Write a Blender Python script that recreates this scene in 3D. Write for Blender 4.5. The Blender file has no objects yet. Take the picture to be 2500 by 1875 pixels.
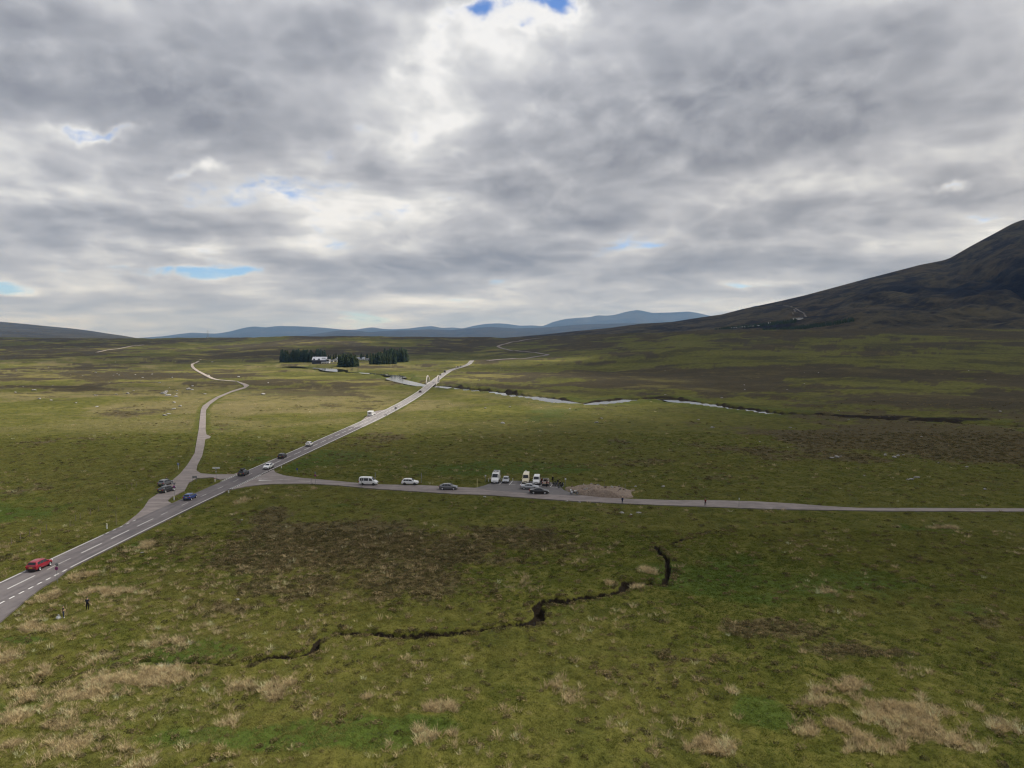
import bpy, bmesh, math, random
import numpy as np
from mathutils import Vector, Matrix

# ------------------------------------------------------------------ camera
CAM_H = 38.0
FPX = 1735.0                      # focal length in photo pixels (2500 wide)
PITCH = math.atan((937.5 - 832.0) / FPX)
SC = bpy.context.scene
cam_data = bpy.data.cameras.new('camera')
cam_data.sensor_width = 36.0
cam_data.lens = 36.0 * FPX / 2500.0
cam_data.clip_start = 0.5
cam_data.clip_end = 200000.0
cam = bpy.data.objects.new('camera', cam_data)
cam.location = (0, 0, CAM_H)
cam.rotation_euler = (math.pi / 2 - PITCH, 0, 0)
SC.collection.objects.link(cam)
SC.camera = cam
SC.render.resolution_x, SC.render.resolution_y = 1024, 768
SC.view_settings.view_transform = 'Standard'
SC.view_settings.look = 'None'
SC.view_settings.gamma = 1.0
SC.view_settings.exposure = 0.0
SC.view_settings.use_curve_mapping = False
SC.render.engine = 'CYCLES'
SC.render.filter_size = 1.2
cy = SC.cycles
cy.use_denoising = True
cy.denoiser = 'OPENIMAGEDENOISE'
cy.denoising_input_passes = 'RGB_ALBEDO_NORMAL'
cy.denoising_prefilter = 'ACCURATE'
cy.filter_width = 1.2
cy.max_bounces = 5
cy.diffuse_bounces = 2
cy.glossy_bounces = 2
cy.transmission_bounces = 3
cy.volume_bounces = 0
cy.transparent_max_bounces = 12
cy.use_adaptive_sampling = True
cy.adaptive_threshold = 0.009
cy.adaptive_min_samples = 16
cy.caustics_reflective = False
cy.caustics_refractive = False

def ray(px, py):
    """world direction of a photo pixel (2500x1875)"""
    a = (px - 1250.0) / FPX
    b = (py - 937.5) / FPX
    c, s = math.cos(PITCH), math.sin(PITCH)
    return a, c - b * s, -b * c - s

# ------------------------------------------------------------------ shader node helper
class E:
    """wraps a socket so node maths can be written as expressions"""
    def __init__(s, nt, sock): s.nt, s.s = nt, sock
    def _op(s, op, *o, clamp=False):
        n = s.nt.nodes.new('ShaderNodeMath'); n.operation = op; n.use_clamp = clamp
        for i, v in enumerate((s,) + o):
            if isinstance(v, E): s.nt.links.new(v.s, n.inputs[i])
            else: n.inputs[i].default_value = v
        return E(s.nt, n.outputs[0])
    def __add__(s, o): return s._op('ADD', o)
    __radd__ = __add__
    def __sub__(s, o): return s._op('SUBTRACT', o)
    def __rsub__(s, o): return (s * -1.0) + o
    def __mul__(s, o): return s._op('MULTIPLY', o)
    __rmul__ = __mul__
    def __truediv__(s, o): return s._op('DIVIDE', o)
    def max(s, o): return s._op('MAXIMUM', o)
    def min(s, o): return s._op('MINIMUM', o)
    def pow(s, o): return s._op('POWER', o)
    def exp(s): return s._op('EXPONENT')
    def clamp(s): return s._op('ADD', 0.0, clamp=True)
    def smooth(s, a, b):
        n = s.nt.nodes.new('ShaderNodeMapRange'); n.interpolation_type = 'SMOOTHSTEP'
        s.nt.links.new(s.s, n.inputs[0])
        for i, v in ((1, a), (2, b)):
            if isinstance(v, E): s.nt.links.new(v.s, n.inputs[i])
            else: n.inputs[i].default_value = v
        return E(s.nt, n.outputs[0])

def e_xyz(nt, x, y, z):
    n = nt.nodes.new('ShaderNodeCombineXYZ')
    for i, v in enumerate((x, y, z)):
        if isinstance(v, E): nt.links.new(v.s, n.inputs[i])
        else: n.inputs[i].default_value = v
    return E(nt, n.outputs[0])

def e_sep(nt, v):
    n = nt.nodes.new('ShaderNodeSeparateXYZ'); nt.links.new(v.s, n.inputs[0])
    return [E(nt, o) for o in n.outputs]

def e_noise(nt, vec, scale, detail=4.0, rough=0.5, dist=0.0, lac=2.0, out=0, w=None):
    n = nt.nodes.new('ShaderNodeTexNoise'); n.noise_dimensions = '3D'
    nt.links.new(vec.s, n.inputs['Vector'])
    n.inputs['Scale'].default_value = scale; n.inputs['Detail'].default_value = detail
    n.inputs['Roughness'].default_value = rough; n.inputs['Distortion'].default_value = dist
    n.inputs['Lacunarity'].default_value = lac
    return E(nt, n.outputs[out])

def e_mix(nt, fac, a, b):
    """colour mix; a and b are E or rgb tuples"""
    n = nt.nodes.new('ShaderNodeMix'); n.data_type = 'RGBA'
    if isinstance(fac, E): nt.links.new(fac.s, n.inputs[0])
    else: n.inputs[0].default_value = fac
    for i, v in ((6, a), (7, b)):
        if isinstance(v, E): nt.links.new(v.s, n.inputs[i])
        else: n.inputs[i].default_value = (v[0], v[1], v[2], 1.0)
    return E(nt, n.outputs[2])

# ------------------------------------------------------------------ sun direction
SUN_DIR = Vector((0.60, 0.22, 0.80)).normalized()      # towards the sun: from the right, slightly ahead
sun_data = bpy.data.lights.new('sun', 'SUN')
sun_data.energy = 5.0
sun_data.angle = math.radians(0.9)
sun_data.color = (1.0, 0.955, 0.88)
sun = bpy.data.objects.new('sun', sun_data)
sun.rotation_euler = (-SUN_DIR).to_track_quat('-Z', 'Y').to_euler()
sun.location = (0, 0, 300)
SC.collection.objects.link(sun)

# ------------------------------------------------------------------ world: Nishita sky behind a broken cloud deck
world = bpy.data.worlds.new('World'); SC.world = world
world.use_nodes = True
wt = world.node_tree; wt.nodes.clear()
sky = wt.nodes.new('ShaderNodeTexSky'); sky.sky_type = 'NISHITA'; sky.sun_disc = False
sky.sun_elevation = math.asin(SUN_DIR.z)
sky.sun_rotation = math.atan2(SUN_DIR.x, SUN_DIR.y)
sky.altitude = 300; sky.air_density = 1.0; sky.dust_density = 0.4; sky.ozone_density = 3.0
tc = wt.nodes.new('ShaderNodeTexCoord')
D = E(wt, tc.outputs['Generated'])
dx, dy, dz = e_sep(wt, D)
zc = dz.max(0.0) + 0.11
cpx, cpy = dx / zc, dy / zc
iy = dy.max(0.05)
rag = e_sep(wt, e_noise(wt, D, 9.0, 4.0, 0.6, out=1))
U, V = dx / iy + (rag[0] - 0.5) * 0.17, dz / iy + (rag[1] - 0.5) * 0.095 * dz.smooth(0.0, 0.2)
front = dy.smooth(0.05, 0.3)

UV = e_xyz(wt, U, V, 0.0)
def blob(px, py, rx, ry, amp):
    a, b, c = ray(px, py)
    n = wt.nodes.new('ShaderNodeVectorMath'); n.operation = 'MULTIPLY_ADD'
    wt.links.new(UV.s, n.inputs[0])
    n.inputs[1].default_value = (FPX / rx, FPX / ry, 0)
    n.inputs[2].default_value = (-a / b * FPX / rx, -c / b * FPX / ry, 0)
    d = wt.nodes.new('ShaderNodeVectorMath'); d.operation = 'DOT_PRODUCT'
    wt.links.new(n.outputs[0], d.inputs[0]); wt.links.new(n.outputs[0], d.inputs[1])
    return E(wt, d.outputs['Value'])._op('MULTIPLY', -1.0).exp() * amp
def blobs(lst):
    t = None
    for b in lst:
        e = blob(*b); t = e if t is None else t + e
    return t * front

COVER = blobs([   # openings (negative) and thick masses (positive)
    (1345, 5, 85, 60, -0.36), (1180, 22, 80, 30, -0.17), (1265, 70, 34, 22, -0.14),
    (440, 660, 80, 15, -0.25), (520, 678, 90, 12, -0.24), (600, 668, 60, 8, -0.17), (0, 704, 70, 22, -0.30), (60, 718, 45, 11, -0.20), (255, 322, 90, 14, -0.22), (190, 305, 36, 12, -0.13), (520, 408, 40, 15, -0.18), (460, 420, 34, 9, -0.12),
    (2330, 446, 70, 12, -0.20), (1370, 120, 150, 130, 0.14),
    (1900, 260, 620, 260, 0.10), (640, 200, 500, 170, 0.10), (1300, 650, 650, 40, 0.12), (250, 570, 350, 60, 0.06),
])
TONE = blobs([    # light (positive) and heavy (negative) parts of the deck
    (1330, 130, 260, 230, 0.60), (1200, 360, 280, 170, 0.42), (2200, 500, 330, 60, 0.50), (2420, 420, 150, 40, 0.3),
    (130, 330, 260, 80, 0.30), (60, 470, 260, 60, 0.28), (560, 600, 240, 34, 0.28), (300, 620, 300, 36, 0.25), (800, 540, 70, 45, 0.12),
    (1950, 200, 560, 260, -0.30), (560, 210, 460, 130, -0.16), (800, 300, 300, 60, -0.15), (1300, 640, 700, 40, -0.55), (1500, 540, 400, 60, -0.12),
    (1150, 470, 350, 50, -0.15), (450, 760, 400, 14, -0.25), (1800, 700, 700, 30, 0.10),
])
P0 = e_xyz(wt, cpx, cpy, 0.0)
warp = e_noise(wt, P0, 0.9, 2.0, 0.5, out=1)
wx, wy, wz = e_sep(wt, warp)
big = e_noise(wt, P0, 0.5, 2.0, 0.5)
# puffs with real height: these keep their roundness when seen side-on
vz = dz.max(0.0).pow(0.75) * 1.5
Q1 = e_xyz(wt, dx + (wx - 0.5) * 0.14 + (rag[0] - 0.5) * 0.035, dy, vz + (wz - 0.5) * 0.12 + (rag[1] - 0.5) * 0.035)
def puffs(vec, scale, detail, rough=0.5):
    n = wt.nodes.new('ShaderNodeTexVoronoi'); n.feature = 'F1'; n.voronoi_dimensions = '3D'; n.normalize = True
    wt.links.new(vec.s, n.inputs['Vector'])
    n.inputs['Scale'].default_value = scale; n.inputs['Detail'].default_value = detail; n.inputs['Roughness'].default_value = rough
    n.inputs['Lacunarity'].default_value = 2.2
    return 1.0 - E(wt, n.outputs['Distance'])
Q2 = e_xyz(wt, dx + (wx - 0.5) * 0.14 + (rag[0] - 0.5) * 0.035 + 0.008, dy, vz + (wz - 0.5) * 0.12 + (rag[1] - 0.5) * 0.035 + 0.026)
puff = e_noise(wt, Q1, 5.0, 7.0, 0.58, 0.0, 2.1)
fine = e_noise(wt, Q1, 24.0, 5.0, 0.62, 0.0, 2.1)
bil = puffs(Q1, 9.0, 1.6, 0.60)
bil_up = puffs(Q2, 9.0, 1.6, 0.60)
relief = (bil - bil_up)
NL = 4
trans = None
for k in range(NL):
    f = k / (NL - 1)
    h = 1.0 + 0.55 * f
    pk = e_xyz(wt, cpx * h + (wx - 0.5) * 0.55 + 31.7, cpy * h + (wy - 0.5) * 0.55 - 17.3, f * 0.9)
    n = e_noise(wt, pk, 0.95, 4.0, 0.52, 0.0, 2.1)
    dens = n + (big - 0.5) * 0.50 + COVER + (puff - 0.5) * 0.50 + (bil - 0.62) * 0.55 + (fine - 0.5) * 0.26
    th = 0.275 + 0.15 * f
    a = dens.smooth(th, th + 0.19 + 0.05 * f)
    thick = dens.smooth(th + 0.02, th + 0.42)
    # heavy parts of the base are grey, thin and upper parts are bright
    lum = (thick * (-0.52 * (1 - 0.60 * f)) + (0.83 + 0.26 * f))
    if trans is None:
        lum_acc = lum * a; trans = 1.0 - a
    else:
        lum_acc = lum_acc + lum * a * trans; trans = trans * (1.0 - a)
cov = (1.0 - trans).clamp()
lum_n = lum_acc / cov.max(0.02)
lum_n = (((lum_n - 0.62) * 1.15 + 0.70) * (TONE * 0.72 + 1.0) + relief * 1.3 + (puff - 0.5) * 0.55 + (fine - 0.5) * 0.46).max(0.0)
# far clouds melt into pale haze at the horizon
far = dz.smooth(0.16, 0.0)
lum_n = lum_n * (1.0 - far * 0.35) + far * 0.35 * 0.66
cr = wt.nodes.new('ShaderNodeValToRGB')
wt.links.new(lum_n.s, cr.inputs[0])
els = cr.color_ramp.elements
els[0].position = 0.15; els[0].color = (0.27, 0.285, 0.33, 1)
els[1].position = 1.0; els[1].color = (0.90, 0.90, 0.905, 1)
for p, c in ((0.42, (0.40, 0.415, 0.46)), (0.62, (0.53, 0.542, 0.585)), (0.82, (0.70, 0.71, 0.73))):
    e = els.new(p); e.color = (*c, 1)
tint = wt.nodes.new('ShaderNodeVectorMath'); tint.operation = 'MULTIPLY'; wt.links.new(sky.outputs[0], tint.inputs[0]); tint.inputs[1].default_value = (0.80, 0.96, 1.26)
bg_sky = wt.nodes.new('ShaderNodeBackground'); wt.links.new(tint.outputs[0], bg_sky.inputs[0]); bg_sky.inputs[1].default_value = 0.12
bg_cl = wt.nodes.new('ShaderNodeBackground'); wt.links.new(cr.outputs[0], bg_cl.inputs[0]); bg_cl.inputs[1].default_value = 1.0
mx = wt.nodes.new('ShaderNodeMixShader')
horizon_fill = dz.smooth(0.05, 0.0) * 0.75
wt.links.new((cov.max(horizon_fill) * dz.smooth(-0.08, -0.02)).s, mx.inputs[0])
wt.links.new(bg_sky.outputs[0], mx.inputs[1]); wt.links.new(bg_cl.outputs[0], mx.inputs[2])
wo = wt.nodes.new('ShaderNodeOutputWorld'); wt.links.new(mx.outputs[0], wo.inputs[0])
world.cycles.sampling_method = 'NONE'      # an even cloudy sky is sampled best by the surfaces themselves

# ------------------------------------------------------------------ numpy noise
def _hash(ix, iy, seed):
    h = (ix.astype(np.int64) * 374761393 + iy.astype(np.int64) * 668265263 + seed * 1274126177) & 0x7fffffff
    h = ((h ^ (h >> 13)) * 1274126177) & 0x7fffffff
    h = (h ^ (h >> 16))
    return (h & 0xffffff) / float(0xffffff)
def vnoise(x, y, seed=0):
    x = np.asarray(x, float); y = np.asarray(y, float)
    ix, iy = np.floor(x), np.floor(y)
    fx, fy = x - ix, y - iy
    fx = fx * fx * fx * (fx * (fx * 6 - 15) + 10); fy = fy * fy * fy * (fy * (fy * 6 - 15) + 10)
    a = _hash(ix, iy, seed); b = _hash(ix + 1, iy, seed)
    c = _hash(ix, iy + 1, seed); d = _hash(ix + 1, iy + 1, seed)
    return (a * (1 - fx) + b * fx) * (1 - fy) + (c * (1 - fx) + d * fx) * fy - 0.5
def fbm(x, y, wl, octv=4, gain=0.5, seed=0):
    """about -0.5..0.5"""
    t = 0; amp = 1.0; s = 0
    cx, sx = 0.8, 0.6
    x = np.asarray(x, float) / wl; y = np.asarray(y, float) / wl
    for k in range(octv):
        t = t + amp * vnoise(x, y, seed + k * 17); s += amp
        x, y = (x * cx - y * sx) * 2.03 + 7.1, (x * sx + y * cx) * 2.03 - 3.7
        amp *= gain
    return t / s * 1.5
def sstep(a, b, x):
    t = np.clip((x - a) / (b - a), 0, 1); return t * t * (3 - 2 * t)

# ------------------------------------------------------------------ large shape of the land
_cx = np.array([-2500, -600, 0, 350, 500, 640, 700, 800, 1000, 1150, 1300, 1500, 1700, 2100, 2500, 5000.])
_cy = np.array([826, 824, 823.5, 826, 824.5, 822, 820, 821, 822, 823, 821, 815, 807, 804, 803, 800.])
_cd = np.array([2600, 2600, 2600, 2600, 2600, 2500, 2400, 2400, 2500, 2500, 2350, 2100, 1850, 1700, 1650, 1600.])
_c0 = np.array([1300, 1300, 1300, 1300, 1300, 1280, 1280, 1300, 1350, 1380, 1200, 900, 700, 620, 600, 600.])
def land(x, y):
    """smooth height of the moor"""
    x = np.asarray(x, float); y = np.asarray(y, float)
    yy = np.maximum(y, 1.0)
    p = 1250 + FPX * np.clip(x / np.maximum(yy, 60), -2.2, 2.2)
    yc = np.interp(p, _cx, _cy); d = np.interp(p, _cx, _cd); d0 = np.interp(p, _cx, _c0)
    zc = CAM_H + d * (832 - yc) / FPX
    z = zc * np.clip((yy - d0) / (d - d0), 0, 1) ** 1.25
    z = np.where(yy > d, zc - 0.012 * (yy - d), z)
    z = np.maximum(z, np.where(yy > d, zc - 45, -5))
    z = z + 7.0 * np.exp(-((x - 70) / 260) ** 2 - ((yy - 1180) / 150) ** 2)
    w = sstep(900, 1500, yy) * (1 - sstep(6000, 9000, yy))
    z = z + w * (fbm(x, y, 420, 3, 0.5, 5) * 5.0)
    z = z + sstep(700, 1100, yy) * (1 - sstep(2600, 4000, yy)) * fbm(x, y, 130, 3, .55, 19) * 3.0
    w2 = sstep(1200, 1900, yy) * (1 - sstep(6000, 9000, yy))
    z = z + w2 * fbm(x, y, 90, 2, 0.5, 9) * 1.8
    return z

def P(px, py, lift=0.0):
    """where the sight line of a photo pixel meets the moor"""
    a, b, c = ray(px, py)
    if c < 0:
        t = -CAM_H / c
        if t * b < 650:
            return Vector((a * t, b * t, lift))
    ts = np.geomspace(300, 9000, 1600)
    zz = CAM_H + c * ts - land(a * ts, b * ts)
    k = np.argmax(zz < 0)
    if zz[k] >= 0: k = len(ts) - 1
    t = ts[k]
    return Vector((a * t, b * t, float(land(a * t, b * t)) + lift))
def PL(lst): return [P(*q) for q in lst]

# ------------------------------------------------------------------ plan of the roads, river and burn (photo points laid on the ground)
_ml = PL([(0, 1422), (55, 1396.5), (131, 1362), (230, 1314), (300, 1281), (423, 1228), (480, 1202), (537, 1176.5), (570, 1161.5), (601, 1149), (674.6, 1118), (744, 1089), (820, 1056), (850, 1042.5), (880, 1032), (944.6, 1000.5), (966, 990), (987, 977.5), (1022, 957), (1042.6, 938.5), (1067, 920.6), (1089, 906.5), (1112, 898.8), (1141, 892)])
_mr = PL([(167, 1391), (266, 1337), (300, 1322), (414, 1267.5), (467, 1241), (541, 1204.5), (568, 1193.5), (623, 1168.5), (662.6, 1150), (689.5, 1136), (750.6, 1107.5), (820, 1074), (850, 1059.5), (910, 1030.5), (951, 1010.5), (976.6, 995), (1009, 978), (1032.6, 961.5), (1063, 937.5), (1083, 918.5), (1098, 906.5), (1114, 900), (1142, 893)])
ROAD_Y = np.concatenate([np.arange(30, 700, 6.0), np.arange(700, 1161, 10.0)])
_xl = np.interp(ROAD_Y, [p.y for p in _ml], [p.x for p in _ml]); _xr = np.interp(ROAD_Y, [p.y for p in _mr], [p.x for p in _mr])
_xc = (_xl + _xr) / 2
_k = np.ones(13) / 13.0
ROAD_X = np.convolve(np.pad(_xc, 6, mode='edge'), _k, 'valid')
ROAD_HW = np.interp(ROAD_Y, [100, 200, 500, 900], [3.45, 3.35, 3.3, 3.5])
def road_x(y): return float(np.interp(y, ROAD_Y, ROAD_X))
MAIN_C = np.stack([ROAD_X, ROAD_Y, ROAD_HW], -1)
VANBAY = PL([(846, 1046), (866, 1036.5), (881, 1029), (893, 1018.5), (905, 1009), (919, 1004), (944, 1000), (966, 989), (990, 977), (985, 984), (940, 1009), (905, 1024), (860, 1047)])
LAYBY = PL([(-160, 1640), (0, 1519), (72, 1458), (106, 1432), (140, 1414), (168, 1390), (120, 1405), (60, 1430), (0, 1462), (-200, 1580)])
SIDE_LO = PL([(565, 1196), (596, 1189), (633, 1184.5), (669, 1182), (751, 1181.5), (820, 1185), (907, 1193), (1010, 1200), (1105, 1206), (1197, 1209.5), (1308, 1217.5), (1387, 1223), (1500, 1229),
              (1649, 1235), (1897, 1244), (2146, 1247.5), (2500, 1249.5), (3000, 1252), (3600, 1254)])
SIDE_UP = PL([(640, 1160), (668, 1147), (673, 1154), (692, 1161), (737, 1167.5), (820, 1174.5), (877, 1180), (934, 1183.5), (1029, 1185), (1124, 1190), (1165, 1192), (1197, 1194), (1308, 1202),
              (1413, 1209), (1466, 1215), (1519, 1218), (1649, 1222), (1748, 1222), (1847, 1225), (1937, 1230), (2021, 1236.7), (2096, 1240.7), (2500, 1242), (3000, 1244.5), (3600, 1246)])
CARPARK = PL([(1160, 1191.5), (1180, 1187), (1197, 1181), (1207, 1175), (1245, 1174), (1300, 1176), (1345, 1178), (1356, 1182), (1368, 1189), (1376, 1197), (1413, 1210), (1420, 1212), (1308, 1206), (1197, 1198)])
OLD_L = PL([(300, 1283), (311, 1275), (334, 1257), (351, 1240), (363, 1221), (391, 1202), (421, 1173), (440.5, 1156), (457.6, 1135), (475, 1107), (480, 1078), (485, 1050), (487, 1030), (490.4, 1000.7), (495, 991.6), (511.5, 979.6),
            (528, 969.8), (543, 963.7), (565.7, 954.7), (596, 945.5), (594, 940.5), (578, 932.5)])
OLD_R = PL([(420, 1226), (408, 1223), (418, 1214), (450, 1199), (461, 1179), (480, 1168), (520, 1166), (537, 1171.5), (560, 1168), (585, 1153), (571.5, 1158), (518, 1158.6), (490, 1156), (479.4, 1149), (482, 1135), (493.7, 1112.7), (499, 1088), (501, 1072), (511, 1070), (514.5, 1066), (504, 1061),
            (502, 1050), (502.4, 1030), (503, 1000.7), (513, 987), (532.6, 972.8), (544.6, 966.8), (565.7, 957.5), (599, 947.7), (608.7, 941), (597, 936.5), (578, 931.5)])
OLD_R[0] = P(420, 1230)
TRACK = PL([(578, 932), (550, 929.5), (523.5, 927.6), (505.5, 918.5), (487.4, 909.5), (465, 893), (478, 885.4), (490, 878.6)])
FARTRACK = PL([(236, 861), (262, 855), (290, 851.5), (318, 846), (350, 842.5)])
FARROAD = PL([(1190, 881.5), (1250, 877), (1300, 872.5), (1334, 868.5), (1338, 866), (1310, 861.5), (1258, 856.5), (1222, 850.5), (1213, 846), (1235, 839.5), (1277, 830.8), (1300, 828), (1324, 825.5)])
RIVER = [(690, 892.5, 4.0), (722, 894, 9.0), (745, 896, 3.0), (790, 898.5, 5.0), (808, 900.5, 14.0), (822, 903.5, 14.0), (840, 906.5, 4.0), (880, 909, 4.0), (935, 912.5, 5.0), (968, 915.5, 5.8), (973, 919, 7.9), (960, 922.5, 7.2), (975, 927, 7.2), (995, 931.5, 7.2), (1015, 936, 6.5), (1040, 939.5, 7.0), (1060, 941, 6.0), (1080, 942.5, 4.3),
         (1103, 945, 4.3), (1148, 949.5, 4.8), (1193, 954.5, 5.0), (1226, 958, 5.0), (1260, 963, 5.3), (1294, 966.5, 5.3), (1344, 973.5, 5.3), (1398, 982, 4.8), (1440, 984.5, 4.8), (1475, 980, 5.3), (1506, 976.5, 4.3), (1542, 972.5, 3.3), (1588, 970.5, 3.3), (1630, 971.5, 3.3), (1655, 976, 4.8),
         (1690, 980, 4.3), (1723, 984.5, 5.3), (1768, 992, 3.7), (1814, 997, 3.1), (1859, 1001.5, 3.1), (1895, 1007, 3.7), (1925, 1009, 3.1), (1965, 1012.5, 3.1), (2050, 1017, 3.1), (2200, 1023, 3.1), (2350, 1030, 3.1), (2520, 1038, 3.1), (2800, 1046, 3.1)]
BURN = [(1990, 1270, -0.34), (1850, 1283, -0.34), (1718, 1305, -0.34), (1635, 1322, 0.22), (1600, 1331, 0.06), (1614, 1349, 0.06), (1629, 1362, 0.06), (1632, 1388, 0.06), (1624, 1422, 0.06), (1580, 1424, 0.40), (1532, 1420, 0.40), (1518, 1440, 0.40), (1494, 1448, 0.40), (1442, 1451, 0.40), (1380, 1463, 0.40), (1328, 1464, 0.40), (1310, 1473, 0.40),
        (1315, 1487, 0.40), (1316, 1503, 0.40), (1297, 1521, 0.40), (1265, 1526, 0.40), (1208, 1533, 0.40), (1146, 1537, 0.40), (1089, 1542, 0.40), (1032, 1547, 0.40), (969, 1552, 0.40), (907, 1546, 0.40), (823, 1543, -0.02), (782, 1557, -0.02), (766, 1586, -0.02), (730, 1598, -0.02), (652, 1608, -0.02), (600, 1620, -0.22), (542, 1622, -0.22),
        (452, 1616, -0.22), (344, 1610, -0.22), (300, 1611, -0.22), (217, 1630, -0.22), (155, 1650, -0.22), (90, 1664, -0.22), (36, 1676, -0.22), (0, 1686, -0.22), (-120, 1720, -0.22)]
RIV_C = np.array([[*P(a, b).xy, w] for a, b, w in RIVER])
BURN_C = np.array([[*P(a, b).xy, w] for a, b, w in BURN])

def polyline_d(x, y, C, reach=60.0):
    """distance to a polyline minus its local half width (only computed near it)"""
    out = np.full(x.shape, 1e3)
    lo, hi = C[:, :2].min(0) - reach, C[:, :2].max(0) + reach
    sel = np.nonzero((x > lo[0]) & (x < hi[0]) & (y > lo[1]) & (y < hi[1]))[0]
    xs, ys = x[sel], y[sel]; o = np.full(xs.shape, 1e3)
    for i in range(len(C) - 1):
        ax, ay, aw = C[i]; bx, by, bw = C[i + 1]
        q = np.nonzero((xs > min(ax, bx) - reach) & (xs < max(ax, bx) + reach) & (ys > min(ay, by) - reach) & (ys < max(ay, by) + reach))[0]
        if not len(q): continue
        X, Y = xs[q], ys[q]
        dx_, dy_ = bx - ax, by - ay
        L2 = dx_ * dx_ + dy_ * dy_ + 1e-9
        t = np.clip(((X - ax) * dx_ + (Y - ay) * dy_) / L2, 0, 1)
        o[q] = np.minimum(o[q], np.hypot(X - ax - t * dx_, Y - ay - t * dy_) - (aw + (bw - aw) * t))
    out[sel] = o
    return out
def poly_d(x, y, poly, reach=60.0):
    """signed distance to a polygon, negative inside"""
    C = np.array([[p.x, p.y, 0.0] for p in poly] + [[poly[0].x, poly[0].y, 0.0]])
    d = polyline_d(x, y, C, reach)
    ins = np.zeros(x.shape, bool)
    lo, hi = C.min(0), C.max(0)
    sel = np.nonzero((x > lo[0]) & (x < hi[0]) & (y > lo[1]) & (y < hi[1]))[0]
    X, Y = x[sel], y[sel]; c = np.zeros(X.shape, bool)
    for i in range(len(C) - 1):
        (x1, y1, _), (x2, y2, _) = C[i], C[i + 1]
        if y1 == y2: continue
        c ^= ((y1 > Y) != (y2 > Y)) & (X < (x2 - x1) * (Y - y1) / (y2 - y1) + x1)
    ins[sel] = c
    return np.where(ins, -np.abs(d), d)

def mid_of(ch, hw):
    return np.array([[p.x, p.y, hw] for p in ch])
SIDE_POLY = SIDE_LO + list(reversed(SIDE_UP))
OLD_POLY = OLD_L + list(reversed(OLD_R))
def paved_d(x, y):
    d = np.full(np.shape(x), 1e3)
    for pl in (LAYBY, SIDE_POLY, CARPARK, OLD_POLY, VANBAY):
        d = np.minimum(d, poly_d(x, y, pl))
    d = np.minimum(d, polyline_d(x, y, MAIN_C))
    d = np.minimum(d, polyline_d(x, y, mid_of(TRACK, 1.7)))
    d = np.minimum(d, polyline_d(x, y, mid_of(FARTRACK, 2.5)))
    d = np.minimum(d, polyline_d(x, y, mid_of(FARROAD, 4.2)))
    return d

# ------------------------------------------------------------------ vegetation map (which plants grow where)
def ell(lst, x, y):
    t = np.zeros(np.shape(x))
    for px, py, rx, ry, amp in lst:
        c = P(px, py); e = P(px, py - ry); f = P(px, py + ry)
        hx = rx / FPX * c.y; hy = max((e.y - f.y) / 2, 0.5)
        X = (x - c.x) / hx; Y = (y - c.y) / hy
        sel = (np.abs(X) < 2.2) & (np.abs(Y) < 2.2)
        t[sel] = np.maximum(t[sel], amp * np.exp(-(X[sel] ** 2 + Y[sel] ** 2) ** 1.5))
    return t
STRAW = [(70, 1640, 150, 44, .5), (160, 1785, 190, 70, .5), (330, 1570, 150, 44, .38), (60, 1495, 90, 30, .4), (620, 1690, 220, 34, .34), (1250, 1790, 300, 50, .34), (330, 1850, 250, 30, .4), (127, 1460, 40, 22, 1), (235, 1448, 110, 13, .9), (205, 1408, 32, 15, .9), (347, 1458, 28, 18, .8), (412, 1455, 26, 20, .7), (80, 1530, 34, 20, .8), (185, 1508, 25, 12, .6), (150, 1533, 22, 12, .6), (175, 1573, 80, 44, .95), (22, 1600, 32, 44, 1),
         (120, 1632, 50, 22, .9), (400, 1640, 105, 28, 1), (255, 1652, 45, 24, 1), (205, 1690, 58, 26, 1), (72, 1700, 34, 22, .8), (30, 1762, 36, 26, 1), (550, 1765, 38, 14, .7), (580, 1747, 20, 14, .6), (123, 1730, 16, 12, .6), (40, 1815, 28, 16, .9), (72, 1848, 70, 26, .9), (180, 1857, 34, 12, .7),
         (345, 1335, 26, 14, .9), (547, 1247, 66, 13, .8), (638, 1200, 46, 12, .6), (590, 1221, 18, 8, .8), (690, 1196, 66, 9, .6), (740, 1190, 60, 6, .5), (1050, 1732, 170, 14, .6), (1500, 1650, 230, 54, .35), (2190, 1760, 330, 75, 1.0), (2080, 1700, 120, 30, .8), (1780, 1686, 28, 16, .7), (1754, 1818, 130, 26, .7), (2050, 1830, 200, 40, .45),
         (2478, 1631, 44, 34, .7), (2007, 1440, 44, 9, .6), (1577, 1399, 34, 10, .7), (1480, 1427, 24, 6, .6), (1551, 1430, 24, 8, .6), (657, 1534, 22, 10, .6), (1470, 1500, 26, 10, .4), (990, 1136, 34, 5, .6), (860, 1145, 30, 8, .4), (720, 1146, 50, 6, .5), (960, 1178, 30, 4, .5), (540, 1140, 50, 7, .5), (375, 1110, 50, 8, .55),
         (1850, 1251, 220, 4, .45), (2290, 1290, 60, 8, .5), (1690, 1254, 40, 4, .5), (440, 1880, 90, 12, .4), (1000, 1620, 60, 24, .3), (330, 1395, 30, 9, .4), (320, 1480, 60, 14, .35), (290, 1540, 60, 20, .4)]
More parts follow.
